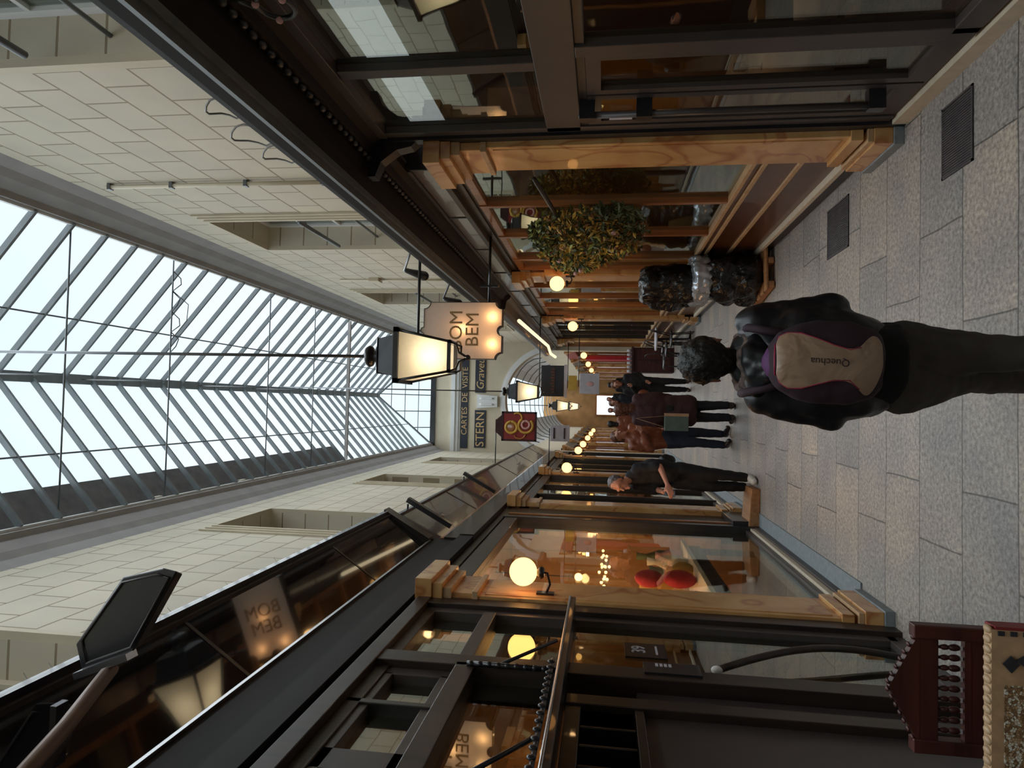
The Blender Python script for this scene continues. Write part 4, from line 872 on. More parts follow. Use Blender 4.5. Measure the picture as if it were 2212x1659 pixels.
# --- floodlight on arm (left)
t = thing('floodlight', 'black rectangular floodlight on a tan arm above the near left fascia', 'floodlight', (-1.0, 2.45, 3.7))
ol = [(-.97, 3.83), (-.70, 3.64), (-.655, 3.47), (-.665, 3.41), (-.985, 3.585), (-1.07, 3.80)]
c_ = (sum(p[0] for p in ol)/6, sum(p[1] for p in ol)/6)
fr = [(p[0], 2.40, p[1]) for p in ol]; bk = [(c_[0]+(p[0]-c_[0])*.8, 2.50, c_[1]+(p[1]-c_[1])*.8) for p in ol]; n = 6
MB().add(fr+bk, [tuple(range(n)), tuple(range(2*n-1, n-1, -1))]+[(i, (i+1) % n, n+(i+1) % n, n+i) for i in range(n)]).build('housing', 'black', t, bevel=.006)
q = MB(); ins = [(c_[0]+(p[0]-c_[0])*.86, 2.396, c_[1]+(p[1]-c_[1])*.86) for p in ol]; q.tube(ins, .005, 6, close=True); q.build('gasket_ridge', 'frame', t)
MB().obb((-1.035, 2.39, 3.69), (.045, 0, -.11), (.012, 0, .005), (0, .03, 0)).build('chrome_hinge', 'chrome', t)
MB().tube([(-1.05, 2.40, 3.67), (-1.13, 2.1, 3.60), (-1.2, 1.75, 3.53), (-1.36, 1.5, 3.48)], .028, 8).build('arm', 'tan', t)
# bird wires
t = thing('bird_spikes', 'rows of fine wire bird spikes along the left fascia top', 'spikes', (-1.3, 4, 4.02), kind='stuff'); q = MB()
for k in range(110):
    y = 1.7+k*.045; q.tube([(-1.25+random.uniform(-.02,.02), y, 4.02), (-1.22+random.uniform(-.09, .09), y+random.uniform(-.03,.03), 4.14)], .0018, 3)
q.build('spikes', 'greywire', t)

# ------------------------------------------------------------------ floor things
for i, (x0, x1, y0, y1) in enumerate(((1.27, 1.66, 3.58, 3.89), (1.25, 1.65, 5.30, 5.78))):
    t = thing('floor_grate', ('nearer', 'further')[i]+' ribbed iron grate let into the paving at the right', 'grate', ((x0+x1)/2, (y0+y1)/2, 0))
    q = MB(); q.box((x0, y0, 0.001), (x1, y0+.012, .008)); q.box((x0, y1-.012, 0.001), (x1, y1, .008)); q.box((x0, y0, 0.001), (x0+.012, y1, .008)); q.box((x1-.012, y0, 0.001), (x1, y1, .008)); q.build('rim', 'grate', t)
    B((x0, y0, .0005), (x1, y1, .003)).build('black_pit_sheet', 'black', t); q = MB(); n = 26  # flat black sheet under the ribs; the pit's darkness is only its colour
    for k in range(n): x = x0+.015+(x1-x0-.03)*k/n; q.box((x, y0+.012, .003), (x+.009, y1-.012, .007))
    q.build('ribs', 'grate', t)
t = thing('door_wedge_board', 'orange-varnished plank projecting from the left shop threshold', 'board', (-1.15, 8.3, 0)); MB().prism([(0,0),(.52,0),(.52,.10),(0,.13)], (-1.42, 8.08, 0.001), (1,0,0), (0,0,1), (0,1,0), .42).build('plank', 'pallet', t, bevel=.01)
# wrapped bundles on pallet
t = thing('pallet_trolley', 'low orange wooden dolly under the black wrapped bundles', 'pallet', (1.55, 8.1, 0), rz=0)
rot = Matrix.Rotation(.14, 4, 'Z')
def rb(name, a, b, m, par, bev=.01):
    mb = B(a, b); mb.v = [tuple(Vector((1.53, 8.0, 0)) + rot @ Vector(v)) for v in mb.v]; return mb.build(name, m, par, bevel=bev)
for x in (-.27, 0, .21): rb('runner', (x, -.5, .01), (x+.07, .5, .07), 'pallet', t)
for k in range(6): rb('slat', (-.29, -.5+k*.17, .07), (.30, -.38+k*.17, .10), 'pallet', t)
def bundle(name, label, c, half, z0, z1, parts=True):
    t = thing(name, label, 'bundle', (c[0], c[1], z0), group=None)
    mb = MB(); mb.loft([((c[0], c[1], z0+(z1-z0)*f), half[0]*w, half[1]*w) for f, w in ((0, .9), (.08, 1.0), (.3, 1.05), (.55, 1.0), (.8, .98), (.95, .9), (1, .7))], 24)
    for q_ in range(9): a = random.random()*2*PI; mb.ball((c[0]+half[0]*.8*math.cos(a), c[1]+half[1]*.8*math.sin(a), z0+(z1-z0)*(.15+.7*random.random())), (.12, .16, .15), 10, 8)
    fuse(mb, 'plastic_wrap', 'plastic', t, .02, 3, .03, .13); return t
bundle('wrapped_bundle', 'lower bulging black plastic-wrapped bundle on the wooden dolly', (1.53, 8.0), (.26, .42), .10, .74)
b2 = bundle('wrapped_bundle', 'upper black plastic-wrapped bundle stacked on the lower one', (1.46, 8.1), (.235, .36), .74, 1.40)
t = thing('wrapping_tape', 'crumpled silver band wrapped between the two black bundles', 'wrap', (1.5, 8.0, .7)); mb = MB(); mb.loft([((1.50, 8.02, z), .275*w, .43*w) for z, w in ((.64, .97), (.68, 1.06), (.74, 1.04), (.80, 1.07), (.84, .95))], 24); fuse(mb, 'band', 'silver', t, .02, 2, .03, .06)
# hanging flowers
t = thing('hanging_flowers', 'bushy mass of dried olive and golden foliage hanging on the right shopfront', 'plant', (1.62, 6.4, 2.0))
def leaves(name, m, n, f, size):
    q = MB()
    for _ in range(n):
        p = f(); a = Vector((random.gauss(0,1), random.gauss(0,1), random.gauss(0,1))).normalized(); b = a.cross(Vector((random.gauss(0,1), random.gauss(0,1), random.gauss(0,1)))).normalized(); sz = size*(.6+.8*random.random())
        nn = a.cross(b)*sz*.2
        q.add([p-a*sz, p-b*sz*.4+nn, p+a*sz, p+b*sz*.4+nn], [(0,1,2),(0,2,3)])
    o = q.build(name, m, t); o['kind'] = 'stuff'; return o
BL = [((1.66, 5.85, 1.75), (.10, .30, .28)), ((1.64, 6.0, 2.0), (.13, .35, .40)), ((1.62, 6.3, 1.98), (.16, .45, .50)), ((1.60, 7.0, 2.1), (.16, .45, .42)), ((1.62, 6.6, 1.75), (.14, .4, .3)), ((1.62, 7.5, 2.15), (.12, .35, .28)), ((1.63, 6.4, 2.4), (.1, .5, .15)), ((1.64, 6.2, 1.6), (.1, .35, .18))]
def samp(sel, k=1.0):
    def f():
        c, r = random.choice([BL[i] for i in sel]); v = Vector((random.gauss(0,1), random.gauss(0,1), random.gauss(0,1))).normalized()*(random.random()**.4)*k
        return Vector((c[0]+v.x*r[0], c[1]+v.y*r[1], c[2]+v.z*r[2]))
    return f
leaves('dark_leaves', 'leafdark', 3000, samp(range(8), 1.0), .036)
leaves('golden_leaves', 'leafgold', 1900, samp((1, 2, 3, 4, 5)), .032); leaves('green_leaves', 'leafgreen', 800, samp((2, 3, 4, 5, 6)), .036); leaves('russet_leaves', 'leafbrown', 700, samp((1, 2, 4, 7)), .034)
for k in range(7):
    p = samp((2, 3, 4), 1.0)(); p.x -= .06; MB().ball(p, .026, 10, 8).build('rosette', 'pink', t)
MB().tube([(1.70, 4.95, 2.35), (1.68, 5.8, 2.25), (1.66, 6.6, 2.2), (1.68, 7.6, 2.3)], .018, 6).build('branch', 'darkbrown', t)
# small goods behind planted window
for i, (y, z, h, m, la) in enumerate(((5.1, .80, .45, 'pink', 'pink and cream poster leaning'), (5.45, .80, .10, 'bright_red', 'flat pink-red dish'), (5.6, .80, .16, 'leafgreen', 'small turquoise-green bowl'), (6.4, .80, .5, 'lilac', 'pale bust-like ornament'), (7.3, .80, .35, 'cream', 'folded cream cloth'))):
    g_ = MB().lathe([(.05, 0), (.09, h*.3), (.06, h*.7), (.03, h)], (1.98, y, z), 14).build('ornament', m) if i else B((1.92, 4.98, .8), (1.94, 5.3, 1.25)).build('poster', m); tag(g_, la+' inside the planted shop window', 'ornament')
tag(B((1.875, 4.9, .76), (2.4, 8.7, .80)).build('window_shelf', 'brownpanel'), 'brown display shelf inside the planted shop window', 'shelf')
# far right terrace: bistro chairs, red stand
def bistro(x, y, rz, label):
    t = thing('bistro_chair', label, 'chair', (x, y, 0), group='bistro chairs on the far right terrace')
    MB().lathe([(.19, .44), (.2, .455), (.19, .47)], (x, y, 0), 16).build('seat', 'black', t)
    for a in (.8, 2.35, 3.9, 5.5): MB().tube([(x+.15*math.cos(a), y+.15*math.sin(a), .45), (x+.19*math.cos(a), y+.19*math.sin(a), 0)], .012, 6).build('leg', 'black', t)
    MB().tube([(x+.18*math.cos(rz+u), y+.18*math.sin(rz+u), .46+.42*math.sin((u+1.1)/2.2*PI)) for u in [-1.1+.2*k for k in range(12)]], .012, 6).build('backrest', 'black', t); return t
for i, (x, y) in enumerate(((1.45, 14.2), (1.35, 15.3), (1.45, 16.3), (1.1, 15.8))): bistro(x, y, .3*i, '%s black bistro chair in the row by the far right shopfront' % ordn[i])
t = thing('bistro_table', 'small round dark table among the far bistro chairs', 'table', (1.5, 14.75, 0)); MB().lathe([(.25, .70), (.26, .72), (.25, .735)], (1.5, 14.75, 0), 20).build('tabletop', 'lilac', t); MB().lathe([(.2, 0), (.03, .03), (.025, .7)], (1.5, 14.75, 0), 12).build('pedestal', 'black', t)
t = thing('display_cabinet', 'dark red-brown cabinet with a row of white jars by the far right pilaster', 'cabinet', (1.2, 18.2, 0)); B((.95, 18.0, 0), (1.6, 18.6, 1.05)).build('body', 'burgundy', t); B((.92, 17.97, 1.05), (1.63, 18.63, 1.10)).build('cabinet_top', 'burgundy', t)
for k in range(2): B((.98+.31*k, 17.98, .1), (1.26+.31*k, 18.0, .95)).build('door', 'carvedred', t)
for k in range(6): j = MB().lathe([(.035, 0), (.045, .05), (.03, .12)], (.98+k*.11, 18.1, 1.10), 10).build('jar', 'lilac'); tag(j, 'small white jar in the row on the dark red-brown cabinet', 'jar', 'white jars on the far cabinet')
tag(B((1.50, 21.2, 0), (1.62, 22.0, 2.4)).build('banner', 'bright_red'), 'tall red banner panel beyond the arch on the right', 'banner')

# ------------------------------------------------------------------ carved chair and inlaid chair back at the lower left
def xf(o_, u_, v_, n_): 
    return lambda p: Vector(o_)+Vector(u_)*p[0]+Vector(v_)*p[1]+Vector(n_)*p[2]
t = thing('carved_chair', 'dark red carved wooden chair back with a gabled crest, near left', 'chair', (-.92, 2.45, 0))
yb = 2.42; x0, x1 = -1.12, -.70; q = MB()
for x in (x0, x1-.045): B((x, yb, 0), (x+.045, yb+.045, .765)).build('back_post', 'carvedred', t, bevel=.004)
q = MB().prism([(0, 0), (.42-.09, 0), (.42-.09, .01), (.165, .095), (0, .01)], (x0+.045, yb+.008, .70+.045), (1,0,0), (0,0,1), (0,1,0), .028); q.build('crest', 'carvedred', t)
q = MB()
for k in range(14):
    f = k/13; x = x0+.045+.33*f; z = .757+.085*(1-abs(f-.5)*2); q.ball((x, yb+.02, z+.006), (.009, .012, .005), 8, 6)
q.build('crest_beads', 'carvedred', t)
B((x0+.04, yb+.01, .685), (x1-.04, yb+.035, .752)).build('top_rail', 'carvedred', t, bevel=.003); B((x0+.045, yb+.01, .585), (x1-.045, yb+.035, .605)).build('middle_rail', 'carvedred', t)
for k in range(9):
    x = x0+.075+k*.034
    q = MB(); q.ball((x, yb+.022, .662), (.010, .010, .015), 8, 6); q.ball((x, yb+.022, .632), (.012, .012, .02), 8, 6); q.tube([(x, yb+.022, .602), (x, yb+.022, .688)], .005, 6); q.build('spindle', 'carvedred', t)
for k in range(9): B((x0+.068+k*.034, yb+.016, .608), (x0+.082+k*.034, yb+.02, .616)).build('inlay_chip', 'lilac', t)
q = MB().prism([(0, .16), (.33, .16), (.33, 0), (.30, .05), (.22, .09), (.165, .10), (.11, .09), (.03, .05), (0, 0)], (x0+.045, yb+.012, .425), (1,0,0), (0,0,1), (0,1,0), .02); q.build('back_panel', 'carvedred', t)
for x in (x0, x1-.045): B((x, yb-.42, 0), (x+.045, yb-.375, .40)).build('front_leg', 'carvedred', t)
B((x0, yb-.42, .38), (x1, yb+.045, .42)).build('seat', 'carvedred', t, bevel=.006)
# mother-of-pearl inlaid table/screen
def inlay_mat():
    m, n, l, b = pbsdf('bone_and_pearl_inlay')
    g = n.new('ShaderNodeNewGeometry'); v = n.new('ShaderNodeTexVoronoi'); v.inputs['Scale'].default_value = 150; v2 = n.new('ShaderNodeTexVoronoi'); v2.inputs['Scale'].default_value = 150; v2.feature = 'DISTANCE_TO_EDGE'
    l.new(g.outputs['Position'], v.inputs['Vector']); l.new(g.outputs['Position'], v2.inputs['Vector'])
    r = n.new('ShaderNodeValToRGB'); e = r.color_ramp.elements; e[0].position = .3; e[0].color = (.22, .13, .06, 1); e[1].position = .75; e[1].color = (.72, .74, .68, 1); k = e.new(.55); k.color = (.46, .31, .17, 1)
    s = n.new('ShaderNodeSeparateColor'); l.new(v.outputs['Color'], s.inputs[0]); l.new(s.outputs[0], r.inputs[0])
    r2 = n.new('ShaderNodeValToRGB'); r2.color_ramp.elements[0].position = .03; r2.color_ramp.elements[1].position = .1; r2.color_ramp.elements[0].color = (.25, .16, .08, 1); l.new(v2.outputs[0], r2.inputs[0])
    mx = n.new('ShaderNodeMix'); mx.data_type = 'RGBA'; mx.blend_type = 'MULTIPLY'; mx.inputs[0].default_value = 1; l.new(r.outputs[0], mx.inputs[6]); l.new(r2.outputs[0], mx.inputs[7]); l.new(mx.outputs[2], b.inputs['Base Color']); b.inputs['Roughness'].default_value = .3
    return m
MT['inlay'] = inlay_mat(); MT['bone'] = mat('bone_inlay_wood', (.50, .33, .19), .4, var=.15, scale=30)
t = thing('inlaid_chair', 'bone and mother-of-pearl inlaid chair back with scalloped edge, nearest at lower left', 'chair', (-.75, 1.85, 0))
yb = 1.92; x0, x1, z1 = -1.12, -.555, .792; z0 = .30
B((x0, yb, z0), (x1, yb+.035, z1)).build('back_panel', 'bone', t)
for a, b, c, d in ((x0+.02, x1-.14, z1-.075, z1-.03), (x1-.10, x1-.05, z1-.30, z1-.10), (x0+.02, x1-.15, z1-.30, z1-.10)):
    B((a, yb-.003, c), (b, yb, d)).build('pearl_panel', 'inlay', t)
for k in range(3): B((x0, yb-.004, z1-.083-k*.006), (x1-.02, yb-.001, z1-.081-k*.006)).build('inlay_line', 'cream', t)
q = MB(); q2 = MB()
for k in range(22): q.ball((x0+.012+k*.0262, yb+.017, z1), (.012, .018, .008), 8, 6)
q.build('scalloped_edge', 'bone', t)
for k in range(16): q2.box((x1-.014, yb-.004, z1-.03-k*.03), (x1-.002, yb, z1-.015-k*.03))
q2.build('border_chips', 'navy', t)
q = MB().prism([(-.022, 0), (0, .02), (.022, 0), (0, -.02)], (x1-.085, yb-.006, z1-.045), (1,0,0), (0,0,1), (0,1,0), .004); q.prism([(-.02, 0), (.0, .03), (.02, 0), (0, -.012)], (x1-.075, yb-.006, z1-.085), (1,0,0), (0,0,1), (0,1,0), .004); q.build('star_inlay', 'navy', t)
for x in (x0, x1-.04): B((x, yb, 0), (x+.04, yb+.035, z0)).build('back_leg', 'bone', t)
B((x1, yb, z0), (x1+.008, yb+.05, z1-.01)).build('red_side', 'red', t)
for x in (x0, x1-.04): B((x, yb-.45, 0), (x+.04, yb-.41, .42)).build('front_leg', 'bone', t)
B((x0, yb-.45, .40), (x1, yb, .44)).build('seat', 'bone', t)

# ------------------------------------------------------------------ people
def hand(mb, w, d, up, side, sc=1.0):
    """palm and five curled fingers; w wrist, d direction of the hand, up back of hand, side towards thumb"""
    w = Vector(w); d = Vector(d).normalized(); side = Vector(side); side = (side-d*side.dot(d)).normalized(); up = d.cross(side).normalized()*(1 if d.cross(side).dot(Vector(up)) > 0 else -1)
    for k in range(4): o_ = side*(.030-.020*k)*sc; mb.cap(w+o_*.7, w+d*.085*sc+o_, .016*sc, .013*sc, 8)
    for k, L in enumerate((.068, .078, .072, .055)):
        o_ = side*(.031-.021*k)*sc; a = w+d*.09*sc+o_; b = a+(d*.85-up*.45).normalized()*L*.5*sc; c = b+(d*.4-up*.9).normalized()*L*.35*sc; e = c+(d*.0-up*1.0).normalized()*L*.25*sc
        mb.chain([a, b, c, e], [.0095*sc, .009*sc, .008*sc, .007*sc])
    a = w+side*.028*sc+d*.02*sc; b = a+(side*.8+d*.6-up*.2).normalized()*.04*sc; c = b+(d*.8+side*.2-up*.4).normalized()*.032*sc; mb.chain([a, b, c], [.014*sc, .011*sc, .009*sc])
def head(mb, c, f, r=1.0):
    """skull, jaw, nose, lips, brow, ears around centre c facing f"""
    c = Vector(c); f = Vector(f).normalized(); s_ = f.cross(Vector((0, 0, 1))).normalized(); u = s_.cross(f)
    A = lambda a, b, h: c+s_*a*r+f*b*r+u*h*r
    mb.ball(A(0, -.012, .03), (.078*r, .088*r, .092*r)); mb.cap(A(0, .02, .0), A(0, .045, -.075), .066*r, .034*r); mb.ball(A(0, .085, -.09), .022*r)
    mb.cap(A(0, .088, .02), A(0, .112, -.02), .010*r, .016*r, 8)      # nose
    for k in (-1, 1):
        mb.ball(A(.035*k, .070, .018), .016*r, 8, 6); mb.cap(A(.015*k, .088, .038), A(.052*k, .072, .038), .009*r, .008*r, 8); mb.cap(A(.078*k, -.005, .02), A(.080*k, -.008, -.03), .013*r, .009*r, 8)
        mb.cap(A(0, .096, -.052), A(.022*k, .088, -.052), .009*r, .006*r, 8); mb.cap(A(0, .094, -.062), A(.02*k, .087, -.060), .009*r, .006*r, 8)
def eyes(c, f, par, r=1.0):
    c = Vector(c); f = Vector(f).normalized(); s_ = f.cross(Vector((0, 0, 1))).normalized(); u = s_.cross(f)
    for k in (-1, 1): MB().ball(c+s_*.033*k*r+f*.086*r+u*.018*r, .008*r, 8, 6).build('eye', 'black', par)
def figure(label, J, top='tshirt', legs='trousers', hair='hairbrown', shoe='black', sleeve='long', hairlen=0, coat=0, face=(0,-1,0), vox=.011, gr=None, sk='skin', bulk=1.0, name='person', hem=0):
    """J: joint positions in metres, world coordinates"""
    b0 = Vector(J['hip']); t = thing(name, label, 'person', (b0.x, b0.y, 0), group=gr)
    V = {k: Vector(v) for k, v in J.items()}
    mb = MB(); H = V['head']; nk = V['neck']; ch = V['chest']; hp = V['hip']
    head(mb, H, face); mb.cap(nk, H-Vector((0, 0, .05)), .055, .052)
    mb.chain([hp, ch, nk], [.085, .085, .05])
    for s in 'lr':
        mb.chain([V['sh'+s], V['el'+s], V['wr'+s]], [.045, .038, .025]); mb.cap(ch, V['sh'+s], .06, .045)
        d = V['wr'+s]-V['el'+s]; sd = Vector((1 if s == 'l' else -1, .2, 0)).cross(Vector((0, 0, 1))) if abs(d.normalized().z) > .8 else Vector((0, 0, 1)); hand(mb, V['wr'+s]+d.normalized()*.01, d, Vector((1 if s == 'r' else -1, 0, .3)), sd)
        mb.chain([V['hj'+s], V['kn'+s], V['an'+s]], [.085, .055, .038]); mb.cap(V['an'+s]+Vector((0,0,-.02)), V['to'+s], .035, .028); mb.cap(hp, V['hj'+s], .1, .085)
    fuse(mb, 'body', sk, t, vox, 2); eyes(H, face, t)
    # top garment
    mb = MB(); w = bulk
    dd = (V['shr']-V['shl']); wd_ = dd.length/2
    steps = 6; across = dd.normalized(); fwd_ = across.cross(Vector((0, 0, 1))).normalized()
    rings = []
    for k in range(steps+1):
        f = k/steps; c = (hp+Vector((0, 0, hem))).lerp(ch, min(1, f*1.4)) if f < .71 else ch.lerp(nk, (f-.71)/.29)
        rx = (.155+.045*math.sin(min(1, f*1.25)*PI*.5))*w if f < .8 else (.12 if f < .95 else .075); ry = (.115+.02*math.sin(f*PI))*w if f < .9 else .08
        rings.append((c, rx, ry))
    for i in range(len(rings)-1):
        (c0, rx0, ry0), (c1, rx1, ry1) = rings[i], rings[i+1]
        for k in range(-2, 3): mb.cap(c0+across*rx0*.33*k*.9, c1+across*rx1*.33*k*.9, ry0*(1-.06*abs(k)**1.5)*.92, ry1*(1-.06*abs(k)**1.5)*.92, 10)
    for s in 'lr':
        mb.cap(ch.lerp(nk, .5), V['sh'+s], .085*w, .068*w)
        e = V['el'+s].lerp(V['wr'+s], .93) if sleeve == 'long' else V['sh'+s].lerp(V['el'+s], .85)
        mb.chain([V['sh'+s], V['el'+s], e] if sleeve == 'long' else [V['sh'+s], e], [.067*w, .055*w, .042*w] if sleeve == 'long' else [.067*w, .062*w])
    if coat:
        c1 = hp-Vector((0, 0, coat))
        for k in range(-2, 3): mb.cap(hp+across*.055*k, c1+across*.062*k, .11*w, .105*w, 10)
    fuse(mb, 'jacket' if sleeve == 'long' else 'tshirt', top, t, vox*1.1, 4, .012, .12)
    mb = MB()
    for s in 'lr':
        mb.chain([V['hj'+s], V['kn'+s], V['an'+s].lerp(V['kn'+s], .06)], [.102*w, .072, .056]); mb.cap(hp, V['hj'+s], .118*w, .10*w)
    fuse(mb, 'trousers', legs, t, vox*1.1, 4, .008, .1)
    for s in 'lr':
        m2 = MB(); a = V['an'+s]; m2.cap(a+Vector((0, 0, -.028)), V['to'+s]+Vector((0, 0, .008)), .046, .038); m2.cap(a+Vector((0,0,-.035)), a+Vector((0,0,.01)), .046, .044); fuse(m2, 'shoe', shoe, t, .01, 2)
    m3 = MB(); f = Vector(face).normalized()
    m3.ball(H+Vector((0, 0, .045))-f*.030, (.092, .098, .090)); m3.cap(H-f*.05+Vector((0, 0, .02)), H-f*.045-Vector((0, 0, .06+hairlen)), .075, .05 if not hairlen else .065)
    fuse(m3, 'hair', hair, t, .011, 2, .010, .03)
    return t
# --- the woman walking away, foreground
wx, wy = .19, 2.65
t = figure('person in a black leather jacket with tan backpack, walking away in the foreground', dict(
    head=(wx+.005, wy+.06, 1.385), neck=(wx, wy+.03, 1.26), chest=(wx-.005, wy+.0, 1.06), hip=(wx-.015, wy, .80),
    shl=(wx-.135, wy+.02, 1.20), shr=(wx+.15, wy+.02, 1.23), ell=(wx-.205, wy+.0, .96), elr=(wx+.205, wy+.02, .94), wrl=(wx-.09, wy+.20, .95), wrr=(wx+.10, wy+.22, .95),
    hjl=(wx-.09, wy, .72), hjr=(wx+.055, wy+.01, .72), knl=(wx-.035, wy+.15, .43), knr=(wx+.04, wy+.03, .43), anl=(wx-.045, wy+.33, .10), anr=(wx+.03, wy-.12, .10), tol=(wx-.05, wy+.46, .035), tor=(wx+.03, wy+.02, .035)),
    top='leather', legs='trousers', hair='hair', face=(.1, 1, 0), vox=.009, bulk=1.04, shoe='darkbrown', hem=.03)
P_W = t
# curly hair volume with bun
m3 = MB(); m3.ball((wx, wy+.05, 1.425), (.085, .09, .085))
for k in range(150):
    v = Vector((random.gauss(0,1), random.gauss(0,1), random.gauss(0,1))).normalized(); m3.ball((wx+v.x*.080, wy+.05+v.y*.085, 1.425+v.z*.080), random.uniform(.010, .018), 6, 5)
fuse(m3, 'curls', 'hair', t, .006, 0, .009, .018)
m3 = MB()
for k in range(14):
    a = 2*PI*k/14; m3.ball((wx+.085*math.cos(a), wy+.03+.075*math.sin(a), 1.265+.012*math.sin(3*a)), (.04, .035, .035), 8, 6)
fuse(m3, 'scarf', 'scarf', t, .01, 2, .012, .04)
m3 = MB()  # hood lying on the back
for k in range(-3, 4): m3.cap((wx-.01+.036*k, wy-.07+.008*k*k, 1.265-.006*k*k), (wx-.03+.026*k, wy-.11+.008*k*k, 1.20+.004*k*k), .038, .030)
fuse(m3, 'hood', 'leather', t, .01, 4, .01, .08)
m3 = MB().loft([((wx-.012, wy, z), w_, d_) for z, w_, d_ in ((.735, .158, .132), (.75, .164, .138), (.80, .158, .132), (.88, .150, .122), (.95, .14, .11))], 28)
fuse(m3, 'jacket_hem', 'blackcloth', t, .01, 3, .006, .06)
# backpack with tan panel
bp = thing('backpack', 'tan backpack with magenta piping and small wordmark on the back of the person in black', 'backpack', (wx, wy-.2, .9))
mb = MB()
for z, w_, d_ in ((1.17, .085, .05), (1.10, .125, .075), (1.0, .14, .085), (.92, .14, .085), (.84, .13, .075), (.79, .10, .055)):
    pass
DZ = .055
rings = [((wx-.015, wy-.175, z+DZ), w_, d_) for z, w_, d_ in ((.80, .09, .05), (.83, .125, .075), (.90, .145, .09), (1.0, .148, .09), (1.08, .135, .08), (1.14, .105, .065), (1.17, .06, .035))]
mb.loft(rings, 24); fuse(mb, 'bag_body', 'packdark', bp, .01, 2, .006, .08)
def bag_y(x, z):
    # outer surface of the bag facing the camera
    zs = [(.80, .09, .05), (.83, .125, .075), (.90, .145, .09), (1.0, .148, .09), (1.08, .135, .08), (1.14, .105, .065), (1.17, .06, .035)]
    z = min(max(z-DZ, .801), 1.169)
    for i in range(len(zs)-1):
        if zs[i][0] <= z <= zs[i+1][0]: f = (z-zs[i][0])/(zs[i+1][0]-zs[i][0]); w_ = zs[i][1]*(1-f)+zs[i+1][1]*f; d_ = zs[i][2]*(1-f)+zs[i+1][2]*f
    u = min(.97, abs(x-(wx-.015))/w_); return wy-.175-d_*math.sqrt(1-u*u)
# tan panel outline (half widths by height): wide at the top, waisted, flaring to two tails
outl = [(1.155, -.045, .055), (1.145, -.075, .085), (1.12, -.093, .098), (1.08, -.095, .095), (1.03, -.080, .075), (.98, -.066, .052), (.93, -.066, .036), (.895, -.095, .045), (.87, -.118, .075), (.85, -.108, .088), (.832, -.06, .08), (.822, -.02, .055)]
vs = []; fs = []; NX = 14
for z, a, b in outl:
    for k in range(NX+1): x = wx-.015+a+(b-a)*k/NX; vs.append((x, bag_y(x, z+DZ)-.006, z+DZ))
for i in range(len(outl)-1):
    for k in range(NX): fs.append((i*(NX+1)+k, i*(NX+1)+k+1, (i+1)*(NX+1)+k+1, (i+1)*(NX+1)+k))
o = MB().add(vs, fs, True).build('tan_panel', 'packtan', bp); m_ = o.modifiers.new('s', 'SUBSURF'); m_.levels = 1; m_.render_levels = 2; m_ = o.modifiers.new('so', 'SOLIDIFY'); m_.thickness = .004
for sgn in (1, 2): 
    MB().tube([(wx-.015+r_[sgn], bag_y(wx-.015+r_[sgn], r_[0]+DZ)-.008, r_[0]+DZ) for r_ in outl[:8]], .0028, 6).build('piping', 'magenta', bp)
MB().tube([(wx-.015+a, bag_y(wx-.015+a, 1.16+DZ)-.006, 1.157+DZ+.006*(1-(a/.06)**2)) for a in (-.05, -.02, .01, .035, .058)], .003, 6).build('piping', 'magenta', bp)
mb = MB().loft([((wx-.015, wy-.15, 1.20), .07, .05), ((wx-.015, wy-.15, 1.225), .05, .035), ((wx-.015, wy-.15, 1.24), .02, .02)], 16); mb.build('purple_top', 'purple', bp)
tx = text('Quechua', 'wordmark', 'packdark', bp, (0, 0, 0), (.06, 0, 1), (-1, 0, .06), .034, .0006)
tx.data.transform(world_of(bp)); 
for v in tx.data.vertices: v.co.x += wx-.02; v.co.z += 1.05
for v in tx.data.vertices: v.co.y = bag_y(v.co.x, v.co.z)-.0115+v.co.y*.2
tx.data.transform(parent_inv(bp))
for s_ in (-1, 1): MB().tube([(wx+.09*s_, wy-.12, 1.16), (wx+.12*s_, wy-.05, 1.27), (wx+.125*s_, wy+.05, 1.275), (wx+.12*s_, wy+.13, 1.2)], [.018, .016, .016, .014], 8).build('shoulder_strap', 'packdark', bp)
# --- stooping grey-haired man
mx_, my = -.86, 8.35
figure('grey-haired person in black T-shirt and trousers bending slightly on the left, looking at a phone', dict(
    head=(mx_-.06, my-.10, 1.60), neck=(mx_+.02, my-.02, 1.47), chest=(mx_+.07, my+.04, 1.26), hip=(mx_+.06, my+.05, .93),
    shl=(mx_-.09, my+.12, 1.40), shr=(mx_+.13, my-.10, 1.40), ell=(mx_-.13, my+.06, 1.14), elr=(mx_+.17, my-.16, 1.13), wrl=(mx_-.14, my-.14, 1.06), wrr=(mx_-.03, my-.30, 1.05),
    hjl=(mx_-.02, my+.08, .88), hjr=(mx_+.12, my+.0, .88), knl=(mx_-.06, my+.04, .50), knr=(mx_+.09, my-.02, .49), anl=(mx_-.06, my+.12, .09), anr=(mx_+.06, my+.02, .09), tol=(mx_-.12, my-.02, .035), tor=(mx_+.03, my-.14, .035)),
    top='tshirt', legs='blackcloth', hair='hairgrey', shoe='whiteshoe', sleeve='short', face=(-.55, -.7, -.25), sk='skin2')
p = B((-.075, -.006, -.04), (.0, .006, .04)); t = thing('phone', 'small dark phone held in the hands of the stooping grey-haired person', 'phone', (mx_-.10, my-.34, 1.03)); MB().obb((mx_-.12, my-.33, 1.03), (.035, .01, 0), (0, .03, .06), (0, .004, -.002)).build('case', 'black', t)
t = thing('shoulder_bag', 'small black bag hanging at the back of the stooping person', 'bag', (mx_+.22, my+.1, 1.0)); fuse(MB().ball((mx_+.22, my+.16, 1.02), (.08, .06, .11)), 'pouch', 'leather', t, .012, 3, .008, .05)
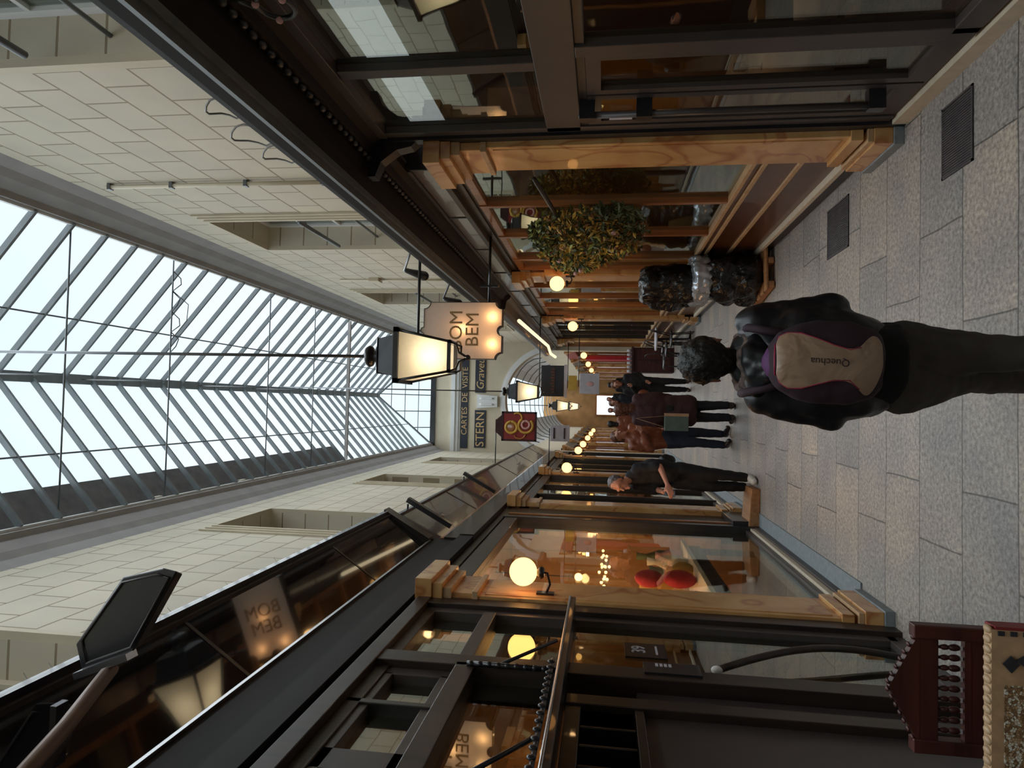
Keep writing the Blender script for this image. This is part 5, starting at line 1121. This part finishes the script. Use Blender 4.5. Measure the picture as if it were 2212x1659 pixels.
# --- brown jacket person standing with folder
bx_, by = -.30, 9.9
def stand(label, x, y, h=1.75, ang=PI, top='brownleather', legs='bluejeans', hair='hairbrown', shoe='black', hairlen=.1, coat=0, arms='down', stance=.09, sk='skin', bulk=1.0):
    k = h/1.75; f = Vector((math.sin(ang), math.cos(ang), 0)); r = Vector((f.y, -f.x, 0)); o_ = Vector((x, y, 0))
    p = lambda a, b, z: tuple(o_+r*a*k+f*b*k+Vector((0, 0, z*k)))
    J = dict(head=p(0, .02, 1.62), neck=p(0, 0, 1.48), chest=p(0, 0, 1.28), hip=p(0, 0, .95), shl=p(-.17, 0, 1.42), shr=p(.17, 0, 1.42),
             hjl=p(-.08, 0, .90), hjr=p(.08, 0, .90), knl=p(-stance, .03, .50), knr=p(stance, .03, .50), anl=p(-stance, 0, .09), anr=p(stance, -.02, .09), tol=p(-stance-.02, .14, .035), tor=p(stance+.02, .12, .035))
    if arms == 'down': J.update(ell=p(-.22, -.02, 1.14), elr=p(.22, -.02, 1.14), wrl=p(-.22, .06, .90), wrr=p(.22, .06, .90))
    elif arms == 'front': J.update(ell=p(-.22, .02, 1.15), elr=p(.22, .02, 1.15), wrl=p(-.06, .24, 1.16), wrr=p(.06, .24, 1.14))
    else: J.update(ell=p(-.24, -.02, 1.14), elr=p(.22, .0, 1.15), wrl=p(-.10, .10, .98), wrr=p(.05, .22, 1.30))
    return figure(label, J, top=top, legs=legs, hair=hair, shoe=shoe, face=tuple(f), hairlen=hairlen, coat=coat, sk=sk, bulk=bulk, vox=.014)
stand('auburn-haired person in brown leather jacket and dark blue jeans, standing mid-passage', -.42, 10.0, 1.70, ang=2.5, arms='mixed', hairlen=.12)
stand('person in a long dark burgundy coat facing away beside the brown-jacketed one', -.02, 9.6, 1.66, ang=-.3, top='burgundy', legs='blackcloth', hair='hairbrown', coat=.28, hairlen=.1, shoe='darkbrown')
t = thing('tote_bag', 'grey-green and tan canvas tote bag held beside the burgundy coat', 'bag', (-.2, 9.5, .6)); B((-.30, 9.36, .66), (-.06, 9.44, .98)).build('bag_body', 'greencloth', t, bevel=.01); B((-.10, 9.355, .66), (-.06, 9.445, .98)).build('tan_band', 'tancloth', t); MB().tube([(-.25, 9.40, .98), (-.14, 9.44, 1.36), (-.10, 9.40, .98)], .008, 6).build('strap', 'tancloth', t)
stand('slim person in black clothes walking towards the camera in the middle distance', .50, 14.6, 1.66, ang=PI, top='blackcloth', legs='blackcloth', hair='hairbrown', arms='mixed', shoe='darkbrown')
t = thing('handbag', 'tan handbag carried by the slim person in black', 'bag', (.30, 14.35, .9)); fuse(MB().ball((.30, 14.38, .98), (.10, .06, .12)), 'pouch', 'brownleather', t, .014, 2)
stand('person in a dark jacket in the crowd beneath the arch', .12, 17.3, 1.68, ang=PI-.3, top='tshirt', legs='bluejeans', hair='hairbrown')
stand('person in brown coat in the crowd just left of the arch centre', -.45, 18.6, 1.70, ang=.2, top='brownleather', legs='blackcloth', hair='hair', coat=.15)
stand('person in black beyond the arch on the right', .75, 22.5, 1.70, ang=.1, top='blackcloth', legs='bluejeans', hair='hair')
stand('person in burgundy beyond the arch in the centre', -.1, 24.5, 1.66, ang=PI, top='burgundy', legs='blackcloth')
stand('distant person in a dark coat deep in the second gallery', .35, 28.5, 1.7, ang=PI, top='tshirt', legs='blackcloth', coat=.2)
